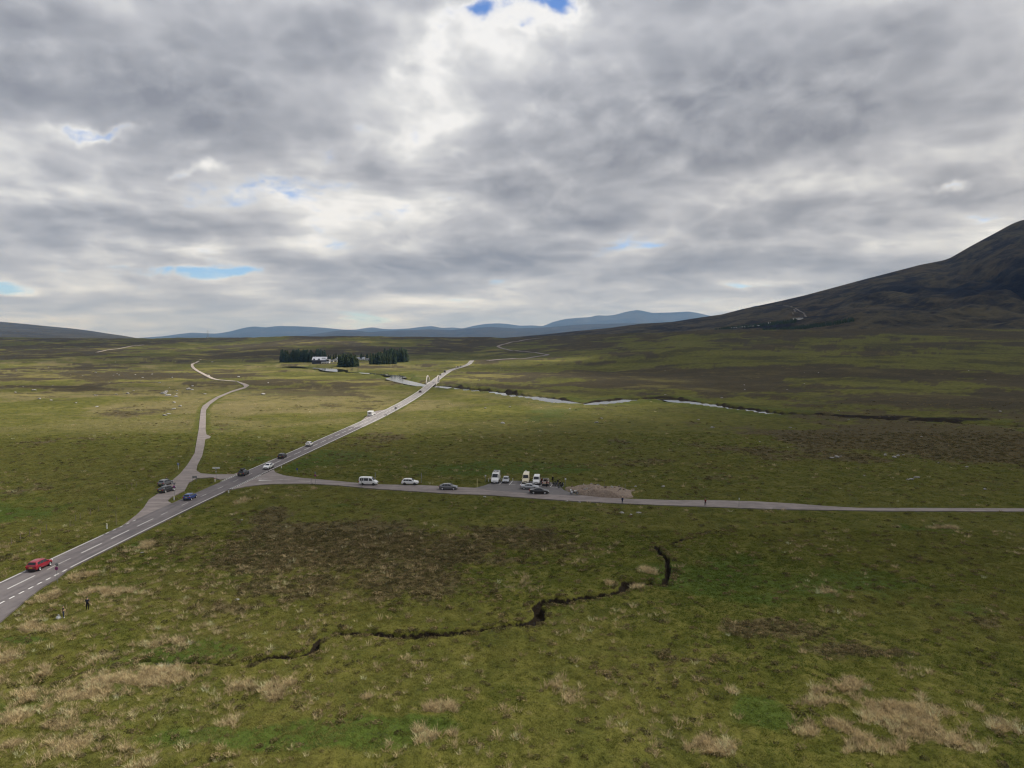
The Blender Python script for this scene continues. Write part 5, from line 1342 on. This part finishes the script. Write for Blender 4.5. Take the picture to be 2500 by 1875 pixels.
def board_sign(px0, px1, py, h, w_board, z_, mat, label):
    a, b = P(px0, py), P(px1, py); c = (a + b) / 2
    root = empty('direction_sign', (c.x, c.y, gz(c.x, c.y)), 0, label, 'sign'); half = (b - a).length / 2
    for s in (-1, 1): post_mesh(MB(), h, .05).build('post', M_STEEL, root, 40, (s * half, 0, 0))
    MB().box((0, .07, z_), (half * 2 + w_board, .03, .55)).build('board', mat, root)
board_sign(471, 479, 1177, 1.55, .35, 1.35, M_GREYBACK, 'grey-backed board sign on two posts on the grass island')
sign(770, 1183.5, 3.6, 'no-stopping disc sign at the mouth of the side road', [('clearway', 2.55), ('disc', .25, 3.25, .05, M_GREYBACK)])
sign(760, 1182.8, 1.7, 'short grey post left of the side road disc sign', [('board', .10, .5, 1.4, M_GREYBACK, -.05)], name='road_sign')
sign(725.5, 1152, 1.7, 'small blue sign in the grass right of the white car', [('board', .36, .6, 1.4, M_SBLUE, -.06)])
sign(883, 1190.5, 2.7, 'grey sign standing edge-on in front of the minibus', [('board', .22, .9, 2.2, M_GREYBACK, -.06)], rz=1.2, r=.06)
sign(916, 1175, 2.5, 'grey sign edge-on behind the minibus', [('board', .26, 1.4, 1.8, M_GREYBACK, -.06)], rz=1.1, r=.06)
sign(1028.5, 1179, 2.7, 'grey sign edge-on right of the white car', [('board', .30, 1.5, 1.9, M_GREYBACK, -.06)], rz=1.1, r=.07)
sign(1185.5, 1178.5, 1.95, 'small white notice on a post left of the motorhome', [('board', .38, .38, 1.75, M_WHITE, -.06)], mat=M_STEEL)
sign(1284, 1171, 2.55, 'small white notice on a post behind the cream camper', [('board', .40, .42, 2.35, M_WHITE, -.06)])
sign(1380.5, 1189.5, 2.35, 'small white notice on a post beside the rubble bank', [('board', .40, .42, 2.15, M_WHITE, -.06)])
sign(1804, 1239, 2.4, 'small white-topped sign on the near verge of the far side road', [('board', .16, .42, 2.2, M_WHITE, -.06)])
sign(966, 1003, 2.2, 'grey-backed square sign on the right edge of the main road', [('board', 1.1, 1.1, 1.6, M_GREYBACK, .06)], r=.06)
def low_board(px, py, label):
    p = P(px, py); root = empty('road_sign', (p.x, p.y, gz(p.x, p.y)), 0, label, 'sign')
    for s in (-1, 1): MB().tube((s * .45, 0, -.2), (s * .45, 0, .9), .05, n=6).build('post', M_STEEL, root)
    MB().box((0, -.06, .75), (1.3, .03, .42)).build('board', M_GREYBACK, root)
low_board(941.5, 1016, 'low grey board on two legs opposite the caravan')
def plain_post(px, py, h, label, mat, r=.05, cap=None, name='post', group=None, cat='post'):
    p = P(px, py); root = empty(name, (p.x, p.y, gz(p.x, p.y)), 0, label, cat, group)
    MB().box((0, 0, h / 2 - .15), (2 * r, 2 * r, h + .3), (.9, .9)).build('shaft', mat, root)
    if cap is not None: MB().box((0, 0, h - .12), (2.15 * r, 2.15 * r, .16)).build('reflector', cap, root)
    return root
VERGE = 'white verge marker posts'
for px, py, lab, cap in ((261, 1293, 'white marker post on the left verge below the old road', M_YELL), (687, 1143.5, 'white marker post on the verge above the side road mouth', M_TRIM), (558.5, 1204, 'white marker post at the lower corner of the side road', M_TRIM), (525, 1176, 'white marker post at the tip of the grass island', M_SRED), (425, 1221.5, 'yellowish marker post at the foot of the island disc sign', M_YELL)):
    plain_post(px, py, 1.05, lab, M_WHITE, .085, cap, 'marker_post', VERGE)
plain_post(284, 1283, 3.0, 'thin bare pole on the left verge of the main road', M_WOOD, .04)
plain_post(1165, 1190.5, 2.5, 'tall pale wooden post left of the car park', M_YELL, .055)
plain_post(1475, 1184.5, 1.9, 'grey wooden post behind the rubble bank', M_WOOD, .05)
plain_post(1526, 1205, 2.4, 'thin grey pole behind the roadside person', M_STEEL, .04)
for i, (px, py) in enumerate(((1193, 1176.5), (1222.5, 1175), (1252, 1174), (1376, 1187.5))):
    plain_post(px, py, .75, ('white stub post left of the motorhome', 'white stub post between the motorhome and the silver car', 'white stub post right of the silver car', 'white stub post at the right end of the bays')[i], M_WHITE, .09, None, 'bollard', 'white stub posts behind the bays', 'bollard')
FENCE = 'wooden fence posts on the left moor'
for px, py in ((28, 1333), (50, 1320), (73, 1312), (99, 1308), (114, 1297), (171, 1281), (196, 1267), (221, 1255), (310, 1196), (322, 1194), (333, 1190), (185, 1270), (240, 1246), (263, 1234), (285, 1222)):
    plain_post(px, py, 1.25, 'thin wooden fence post on the moor left of the main road', M_WOOD, .045, None, 'fence_post', FENCE)

# ------------------------------------------------------------------ arch bridge
def bridge():
    m = simple_mat('pale_concrete', (.46, .42, .39), .7); y0, y1 = 627.0, 657.0; yc = 642.0
    r = empty('bridge', (road_x(yc), yc, 0), 0, 'pale twin-arch road bridge over the river', 'bridge')
    z0 = lift_of(yc)
    MB().box((0, 0, z0 - .62), (9.4, 31, .9)).build('deck', m, r)
    for s in (-1, 1):
        pts = []
        for i in range(15):
            t = -1 + 2 * i / 14; pts.append(Vector((s * (4.35 + .5 * (1 - abs(t))), t * 14.2, z0 - .3 + 6.4 * (1 - t * t))))
        a = MB(); vs, fs = [], []
        for i, p in enumerate(pts):
            d = (pts[min(i + 1, 14)] - pts[max(i - 1, 0)]).normalized(); n = Vector((1, 0, 0)); u = d.cross(n).normalized()
            vs += [p - n * .32 - u * .42, p + n * .32 - u * .42, p + n * .32 + u * .42, p - n * .32 + u * .42]
            if i: k = 4 * i - 4; fs += [(k + j, k + (j + 1) % 4, k + 4 + (j + 1) % 4, k + 4 + j) for j in range(4)]
        a.add(vs, fs).build('arch', m, r, 30)
        for i in (3, 5, 7, 9, 11): MB().tube((pts[i].x, pts[i].y, z0 - .2), pts[i], .07, n=6).build('hanger', M_STEEL, r)
        for i in range(9): MB().tube((s * 4.0, -14 + 3.5 * i, z0), (s * 4.0, -14 + 3.5 * i, z0 + 1.05), .06, n=6).build('rail_post', M_STEEL, r)
        for zr in (.55, 1.02): MB().tube((s * 4.0, -15, z0 + zr), (s * 4.0, 15, z0 + zr), .05, n=6).build('handrail', M_STEEL, r)
    for yy in (-14.5, 14.5): MB().box((0, yy, z0 - 1.9), (9.6, 1.6, 2.4)).build('abutment', m, r)
bridge()

# ------------------------------------------------------------------ conifers
def needle_mat():
    m, nt, b = new_mat('spruce_needles')
    n = e_noise(nt, e_pos(nt), .45, 4.0, .6); oi = nt.nodes.new('ShaderNodeObjectInfo'); rv = E(nt, oi.outputs['Random'])
    c = e_mix(nt, n.smooth(.3, .7), (.024, .040, .020), (.060, .084, .038)); c = e_mix(nt, rv * .45, c, (.050, .058, .024))
    set_in(nt, b, 'Base Color', c); b.inputs['Roughness'].default_value = .9; b.inputs['Specular IOR Level'].default_value = .1
    return m
M_NEEDLE = needle_mat(); M_BARK = simple_mat('bark', (.07, .05, .035), .95)
def spruce(seed, wide=.17, base=.04):
    r = random.Random(seed); m = MB(); nw = 15
    for k in range(nw):
        t = base + (1 - base) * k / nw; rad = wide * (1 - t) ** .52 + .012; nb = r.randint(7, 9)
        for j in range(nb):
            if r.random() < .10: continue
            a = 6.2832 * (j + r.uniform(-.3, .3)) / nb + k * .7; ln = rad * r.uniform(.70, 1.18); dz_ = -ln * r.uniform(.15, .5); w = ln * r.uniform(.30, .46)
            ca, sa = math.cos(a), math.sin(a); z0 = t + r.uniform(-.012, .012) + .05
            tip = (ca * ln, sa * ln, z0 + dz_); o = (ca * .004, sa * .004, z0 + .035); mx_, my_ = ca * ln * .6, sa * ln * .6; mz = z0 + dz_ * .45
            l = (mx_ - sa * w, my_ + ca * w, mz - .015); q = (mx_ + sa * w, my_ - ca * w, mz - .015); dn = (mx_, my_, mz - .055)
            m.add([o, l, tip, q, dn], [(0, 1, 2), (0, 2, 3), (1, 4, 2), (4, 3, 2)])
    m.add([(0, 0, 1.03), (.012, 0, .93), (-.006, .01, .93), (-.006, -.01, .93)], [(0, 1, 2), (0, 2, 3), (0, 3, 1)])
    return m.mesh('crown', M_NEEDLE)
CROWNS = [spruce(s, w, b) for s, w, b in ((1, .20, .02), (2, .24, .01), (3, .18, .04), (4, .26, .02), (5, .21, .06))]
_tr = MB(); 
for i in range(4): _tr.tube((0, 0, -.02 + .25 * i), (0, 0, .23 + .25 * i), .018 * (1 - .24 * i), .018 * (1 - .24 * (i + 1)), 7, False)
TRUNK = _tr.mesh('trunk', M_BARK, 50)
TR = random.Random(77)
def tree(x, y, h, label, group, var=None, wide=1.0):
    r = empty('spruce_tree', (x, y, ground(x, y) - .1), TR.uniform(0, 6.28), label, 'tree', group); r.scale = (h * wide, h * wide, h)
    child('trunk', TRUNK, r); child('crown', CROWNS[TR.randrange(5) if var is None else var], r)
def block(px0, px1, py, rows, step, dy, h0, h1, label, group, slope=0.0):
    for k in range(rows):
        px = px0 + TR.uniform(-2, 2)
        while px < px1:
            c = P(px, py + slope * (px - px0)); tree(c.x + TR.uniform(-.8, .8), c.y + k * dy + TR.uniform(-2, 2), TR.uniform(h0, h1), label, group, None, TR.uniform(.85, 1.15)); px += step * TR.uniform(.75, 1.3)
block(686, 788, 885.3, 4, 4.4, 7, 11.5, 24.5, 'tall dark spruce in the plantation left of the hotel', 'spruces left of the hotel')
block(790, 836, 881.5, 2, 6.5, 9, 7, 16, 'shorter spruce behind the hotel roof', 'spruces behind the hotel')
block(836, 938, 879.5, 2, 7.0, 10, 6, 14, 'spruce in the thin row behind the white cottages', 'spruces behind the cottages')
block(829, 870, 895.2, 4, 4.6, 5, 10, 19.5, 'dark spruce in the round clump in front of the cottages', 'spruces in the round front clump')
block(905, 966, 890.2, 4, 4.8, 6, 9, 19.5, 'dark spruce in the clump right of the cottages', 'spruces right of the cottages', -.03)
block(938, 990, 883.8, 4, 4.6, 8, 12, 25, 'tall dark spruce in the rightmost plantation block', 'spruces in the right block')

# ------------------------------------------------------------------ hotel and cottages
B_DARK = simple_mat('dark_timber', (.045, .047, .058), .8, 0, .3, .25, .6); B_ROOF = simple_mat('grey_metal_roof', (.42, .44, .49), .45, .2, .5, .08, .4); B_WHITE = simple_mat('white_render', (.70, .68, .64), .85); B_SLATE = simple_mat('slate_roof', (.17, .175, .19), .7, 0, .4, .2, .8); B_STONE = simple_mat('grey_cladding', (.30, .29, .29), .8)
def gable(root, x0, x1, y0, y1, eave, ridge_z, wall, roof, over=.5, along='x', z0=-1.0, wname='wall', rname='roof'):
    m = MB()
    ym = (y0 + y1) / 2; xm = (x0 + x1) / 2
    if along == 'x':
        pr = [(y0, z0), (y1, z0), (y1, eave), (ym, ridge_z), (y0, eave)]
        m.add([(x0, y, z_) for y, z_ in pr] + [(x1, y, z_) for y, z_ in pr], [(0, 1, 2, 3, 4), (9, 8, 7, 6, 5), (0, 5, 6, 1), (1, 6, 7, 2), (2, 7, 8, 3), (3, 8, 9, 4), (4, 9, 5, 0)])
    else:
        pr = [(x0, z0), (x1, z0), (x1, eave), (xm, ridge_z), (x0, eave)]
        m.add([(x, y0, z_) for x, z_ in pr] + [(x, y1, z_) for x, z_ in pr], [(0, 1, 2, 3, 4), (9, 8, 7, 6, 5), (0, 5, 6, 1), (1, 6, 7, 2), (2, 7, 8, 3), (3, 8, 9, 4), (4, 9, 5, 0)])
    m.build(wname, wall, root)
    rf = []
    th = .22
    for s in (0, 1):
        q = MB()
        if along == 'x':
            ye = y0 - over if s == 0 else y1 + over; sl = (ridge_z - eave) / (ym - y0); ze = eave - sl * over
            pts = [(x0 - over, ye, ze), (x1 + over, ye, ze), (x1 + over, ym, ridge_z), (x0 - over, ym, ridge_z)]
        else:
            xe = x0 - over if s == 0 else x1 + over; sl = (ridge_z - eave) / (xm - x0); ze = eave - sl * over
            pts = [(xe, y0 - over, ze), (xe, y1 + over, ze), (xm, y1 + over, ridge_z), (xm, y0 - over, ridge_z)]
        q.poly([(a, b, c + .03) for a, b, c in pts], (0, 0, th)); rf.append(q.build(rname, roof, root))
    return rf
def window(root, c, d, mat=M_GLASS, frame=B_STONE):
    w = MB().box(c, (d[0] + .25, d[1], d[2] + .25)).build('window', frame, root)
    MB().box((c[0], c[1] - .06, c[2]), (d[0], d[1], d[2])).build('pane', mat, w)
def hotel():
    p = P(762, 888.6); sc_m = p.y / FPX
    r = empty('hotel', (p.x, p.y, ground(p.x, p.y)), .0, 'grey-roofed hotel with a dark timber front among the spruces', 'hotel')
    W = 24 * sc_m
    gable(r, 0, W + 7, 0, 13, 6.6, 11.6, B_DARK, B_ROOF)
    for x in (2.2, 10.2):
        d = MB().box((x + 1.6, 1.6, 8.0), (3.2, 3.6, 2.0)).build('dormer', B_ROOF, r); MB().box((x + 1.6, -.28, 7.9), (2.8, .12, 1.5)).build('dormer_window', M_GLASS, d)
    for i in range(5): MB().poly([(W - .5 + i * 1.35, 1.0, 7.75), (W + .1 + i * 1.35, 1.0, 7.75), (W + .1 + i * 1.35, 4.6, 10.5), (W - .5 + i * 1.35, 4.6, 10.5)], (0, -.05, .06)).build('skylight', M_GLASS, r)
    for i in range(6): window(r, (1.4 + i * 2.5, -.05, 4.9), (1.3, .2, 1.1), frame=B_DARK)
    MB().box((W / 2, -.1, 3.35), (W, .25, .3)).build('band', B_STONE, r)
    MB().box((W + 6.5, -1.4, 1.2), (13, 5, 4.4)).build('wing_wall', B_WHITE, r); MB().box((W + 6.5, -1.4, 3.55), (13.6, 5.6, .3)).build('wing_roof', B_ROOF, r)
    for i in range(3): window(r, (W + 2.6 + i * 4.0, -3.92, 1.5), (2.6, .2, 1.2), frame=B_WHITE)
    MB().box((W + 9.5, 4, 3.9), (6, 8, 7.4)).build('end_block', B_STONE, r); MB().box((W + 9.5, -.08, 5.6), (4.2, .16, 1.4)).build('end_window', M_GLASS, r)
    MB().box((W + 9.5, 4, 7.7), (6.6, 8.6, .3)).build('end_roof', B_ROOF, r)
    MB().box((3.5, 6.5, 12.0), (1.2, 1.2, 1.8)).build('chimney', B_STONE, r)
hotel()
def cottage(px, py, w, d, e, rz_, label, along='x', roof=B_SLATE, wall=B_WHITE):
    p = P(px, py); r = empty('cottage', (p.x, p.y + d, ground(p.x, p.y)), 0, label, 'cottage', 'white cottages beside the hotel')
    gable(r, -w / 2, w / 2, 0, d, e, rz_, wall, roof, .4, along)
    for i in (-1, 0, 1):
        if abs(i) * 1.9 < w / 2 - .6: window(r, (i * w * .3, -.05, e * .5), (1.0, .16, 1.0), frame=wall)
    MB().box((w * .12, -.06, 1.0), (.95, .14, 2.1)).build('door', B_DARK, r)
    if along == 'x': MB().box((w / 2 - .8, d / 2, rz_ + .3), (.8, .9, 1.3)).build('chimney', wall, r)
cottage(815.5, 883.8, 7.5, 8, 3.0, 6.0, 'white gable-fronted cottage just right of the hotel', 'y')
cottage(808.5, 884.2, 5, 5, 2.4, 4.0, 'small white outbuilding against the hotel end')
cottage(824, 880, 7, 6, 3.4, 5.8, 'pale-roofed cottage half behind the round spruce clump', 'x', B_ROOF)
cottage(880, 880.6, 13, 7, 3.0, 6.4, 'long white cottage with a grey roof between the spruce clumps', 'x', B_ROOF)
cottage(868.5, 880.8, 4.5, 7, 3.0, 6.0, 'white gabled end at the left of the long cottage', 'y', B_WHITE)
cottage(897, 881, 9, 6, 2.4, 4.6, 'low white cottage nearest the right spruce clump')

# ------------------------------------------------------------------ mast
def mast():
    p = P(508, 825.5); r = empty('mast', (p.x, p.y, ground(p.x, p.y) - .5), 0, 'thin lattice mast on the left skyline', 'mast')
    H_ = 28.0
    for a in range(4):
        cx, cy_ = (1, 1, -1, -1)[a], (1, -1, -1, 1)[a]; MB().tube((cx * 1.3, cy_ * 1.3, 0), (cx * .35, cy_ * .35, H_), .22, .15, 6).build('leg', M_STEEL, r)
    for k in range(7):
        t = k / 7; w0 = 1.3 - .95 * t; w1 = 1.3 - .95 * (t + 1 / 7); b = MB()
        MB().tube((-w0, -w0, t * H_), (w1, -w1, (t + 1 / 7) * H_), .10, n=5).build('brace', M_STEEL, r)
    MB().tube((0, 0, H_), (0, 0, H_ + 4), .14, .06, 6).build('aerial', M_STEEL, r)
    MB().tube((.5, -.9, H_ * .8), (.5, -.5, H_ * .8), .9, .7, 12).build('dish', M_WHITE, r); MB().box((-4.5, 0, 1.6), (5, 3.5, 3.2)).build('equipment_hut', B_STONE, r)
mast()

# ------------------------------------------------------------------ boulders and the rubble bank
def rock_mat(name, a, b_):
    m, nt, b = new_mat(name); n = e_noise(nt, e_obj(nt), 2.2, 6.0, .65)
    set_in(nt, b, 'Base Color', e_mix(nt, n.smooth(.3, .7), a, b_)); b.inputs['Roughness'].default_value = .9; set_in(nt, b, 'Normal', e_bump(nt, n, .15, .8)); return m
M_ROCK = rock_mat('pale_granite', (.20, .19, .18), (.38, .365, .345)); M_RUBBLE = rock_mat('pink_rubble', (.15, .108, .080), (.27, .21, .16))
def rock_mesh(seed, mat):
    bm = bmesh.new(); bmesh.ops.create_icosphere(bm, subdivisions=2, radius=1.0); r = np.random.default_rng(seed); dirs = r.normal(size=(9, 3)); dirs /= np.linalg.norm(dirs, axis=1)[:, None]; ds = r.uniform(.55, .92, 9)
    for v in bm.verts:
        for d, k in zip(dirs, ds):
            q = v.co.dot(Vector(d)) - k
            if q > 0: v.co -= Vector(d) * q
        v.co.z *= .72
    me = bpy.data.meshes.new('stone'); bm.to_mesh(me); bm.free(); me.materials.append(mat); return me
ROCKS = [rock_mesh(s, M_ROCK) for s in range(6)]; RUB = [rock_mesh(s + 20, M_RUBBLE) for s in range(4)]
RR = random.Random(9)
def boulder(px, py, size, label, group):
    p = P(px, py); o = bpy.data.objects.new('boulder', ROCKS[RR.randrange(6)]); yy = p.y
    zz = gz(p.x, p.y) if p.y < 1390 and abs(p.x / p.y) < .79 else ground(p.x, p.y)
    o.location = (p.x, p.y, zz + size * .12); o.scale = (size * RR.uniform(.8, 1.4), size * RR.uniform(.7, 1.1), size * RR.uniform(.55, .9)); o.rotation_euler = (RR.uniform(-.2, .2), RR.uniform(-.2, .2), RR.uniform(0, 6.28))
    link(o); return tag(o, label, 'boulder', group)
for px, py, s in ((2030, 1121, 1.3), (2043, 1120, 1.5), (2052, 1119, .9), (2163, 1111, 1.0), (2161, 1117, .9), (2183, 1122, 1.2), (2192, 1118, 1.1), (2205, 1110, .7), (2225, 1169, 1.2), (2217, 1172, .9), (2238, 1165, 1.1), (2405, 1196, .9), (2290, 1131, .8), (2360, 1140, .9), (2110, 1162, .7), (1855, 1077, .8)):
    boulder(px, py, s * .62, 'pale boulder lying on the right-hand moor', 'boulders on the right moor')
for px, py, s in ((400, 961, 2.6), (410, 964, 2.2), (406, 958, 1.8), (460, 955, 2.6), (468, 954.5, 1.4), (642, 962, 1.6), (582, 921, 2.0), (500, 961, 1.0), (424, 1000, 1.1), (402, 1014, 1.2), (412, 1010, 1.0), (518, 885, 2.5), (509, 918, 2.2), (425, 983, 1.0), (655, 935, 1.2), (470, 941, 1.2), (432, 957, .9)):
    boulder(px, py, s, 'pale boulder on the sunlit moor beside the old road', 'boulders by the old road')
for _ in range(40):
    px, py = RR.uniform(5, 440), RR.uniform(872, 1000); boulder(px, py, RR.uniform(.5, 1.5), 'small pale stone scattered on the left moor', 'stones on the left moor')
for _ in range(26):
    px, py = RR.uniform(1150, 2450), RR.uniform(890, 1080); boulder(px, py, RR.uniform(.5, 1.1), 'small pale stone scattered across the dark right moor', 'stones on the dark moor')
for px, py, s in ((1518, 1254, .55), (1560, 1251, .55), (1541, 1258, .4), (1620, 1184, .6), (1551, 1184, .5), (578, 1465, .35), (347, 1354, .3), (590, 1268, .35), (1183, 1214, .5), (1383, 1224, .35), (1415, 1228, .4)):
    boulder(px, py, s, 'grey stone near the side road or on the near moor', 'stones near the roads')
def rubble():
    c = P(1440, 1206); r = empty('rubble_bank', (c.x, c.y, 0), 0, 'bare pinkish rubble bank at the right end of the car park', 'rubble')
    xs2 = np.linspace(-9.5, 12.5, 60); ys2 = np.linspace(-9.0, 9.5, 50); X, Y = np.meshgrid(xs2, ys2)
    wx_, wy_ = X + c.x, Y + c.y
    d = np.minimum(poly_d(wx_.ravel(), wy_.ravel(), SIDE_POLY), poly_d(wx_.ravel(), wy_.ravel(), CARPARK)).reshape(X.shape)
    yup = np.interp(wx_, [q.x for q in SIDE_UP], [q.y for q in SIDE_UP])
    env = (wy_ > yup) * sstep(.1, 1.8, d) * sstep(-9.4, -6, X) * sstep(12.4, 4, X) * sstep(9.4, 3.5, Y)
    Z = env * (1.15 + fbm(wx_.ravel(), wy_.ravel(), 3.0, 4, .55, 801).reshape(X.shape) * 1.3) - .45 * (1 - sstep(0, .25, env))
    o = grid_mesh('mound', X, Y, Z, M_RUBBLE); o.parent = r
    for _ in range(46):
        x, y = RR.uniform(-7, 9), RR.uniform(-1, 6); i, j = int((y + 9.0) / 18.5 * 49), int((x + 9.5) / 22 * 59)
        if env[i, j] < .3: continue
        s = RR.uniform(.12, .38); child('stone', RR.choice(RUB + ROCKS[:2]), r, (x, y, Z[i, j] + s * .2), (RR.uniform(0, 1), RR.uniform(0, 1), RR.uniform(0, 6))).scale = (s * 1.3, s, s * .8)
rubble()

# ------------------------------------------------------------------ foot of the mountain: ski centre
from mathutils.bvhtree import BVHTree
bpy.context.view_layer.update()
_bvh = BVHTree.FromObject(mountain, bpy.context.evaluated_depsgraph_get())
def M(px, py, lift=0.0):
    a, b, c = ray(px, py); h = _bvh.ray_cast(Vector((0, 0, CAM_H)), Vector((a, b, c)).normalized())
    q = h[0] if h[0] is not None else P(px, py)
    return Vector((q.x, q.y, q.z + lift))
wood = MB(); WR = random.Random(3)
def strip(chain, thick, n):
    for _ in range(n):
        t = WR.random() * (len(chain) - 1); i = int(t); f = t - i; (ax, ay), (bx, by) = chain[i], chain[min(i + 1, len(chain) - 1)]
        q = M(ax + (bx - ax) * f, ay + (by - ay) * f + WR.uniform(0, thick)); h = WR.uniform(7, 13); rr = h * .22
        wood.add([(q.x + rr * math.cos(k * 1.2566), q.y + rr * math.sin(k * 1.2566), q.z - 1) for k in range(5)] + [(q.x, q.y, q.z + h)], [(k, (k + 1) % 5, 5) for k in range(5)])
strip([(1745, 806), (1790, 799.5), (1850, 793.5), (1905, 787), (1945, 782)], 5, 420)
strip([(1862, 806), (1930, 802), (1975, 797), (2030, 790), (2085, 780)], 5, 420)
tag(wood.build('wood', M_NEEDLE), 'dark conifer belts at the foot of the mountain', kind='stuff')
def hill_track(chain, hw, label):
    ch = [M(a, b, 1.2) for a, b in chain]; vs, fs = [], []
    for i, q in enumerate(ch):
        d = (ch[min(i + 1, len(ch) - 1)] - ch[max(i - 1, 0)]).normalized(); s = Vector((d.y, -d.x, 0)).normalized() * hw
        vs += [tuple(q - s), tuple(q + s), tuple(q - s - Vector((0, 0, 4))), tuple(q + s - Vector((0, 0, 4)))]
        if i: k = 4 * i - 4; fs += [(k, k + 1, k + 5, k + 4), (k, k + 4, k + 6, k + 2), (k + 1, k + 3, k + 7, k + 5)]
    tag(mesh_obj('track', vs, fs, M_SCAR), label, kind='structure')
M_SCAR = asphalt('track_scar', (0.10, 0.09, 0.08), (0.15, 0.135, 0.12), (0.11, 0.10, 0.09))
hill_track([(1913, 745), (1930, 748), (1942, 753), (1953, 760), (1962, 764), (1966, 771), (1969, 775)], 3.2, 'pale eroded track on the mountain foot')
hill_track([(1938, 755), (1942, 760), (1935, 764), (1937, 768)], 2.2, 'short zigzag track on the mountain foot')
hill_track([(1938, 781), (1950, 777), (1958, 781)], 2.6, 'pale turning place below the zigzag track')
hill_track([(1776, 803), (1800, 801.5), (1830, 799.5), (1852, 796)], 3.0, 'pale car park strip at the mountain foot')
carm = body_mesh('van', C_WHITE)
for i in range(24):
    px = 1783 + i * 3.1 + WR.uniform(-1, 1); py = 802.3 - (px - 1783) * .085 + WR.uniform(-.5, .3) if px < 1856 else 790.5
    q = M(px, py, .3); o = bpy.data.objects.new('parked_van', carm); o.location = q + Vector((0, 0, 1.0)); o.rotation_euler = (0, 0, WR.uniform(-.5, .5) + UP * WR.choice((0, 1, 3))); o.scale = (1.25,) * 3; link(o)
    tag(o, 'tiny white vehicle in the row at the foot of the mountain', 'vehicle', 'vehicles at the mountain foot')
for px, py, w, lab in ((1942, 780.5, 14, 'small pale building below the zigzag track'), (1955, 780, 18, 'long pale building below the zigzag track'), (1879, 789.8, 9, 'white hut above the row of tiny vehicles')):
    q = M(px, py); r = empty('hut', q, 0, lab, 'hut', 'huts at the mountain foot'); gable(r, -w / 2, w / 2, 0, 7, 4, 6.5, B_WHITE, B_SLATE, .4)
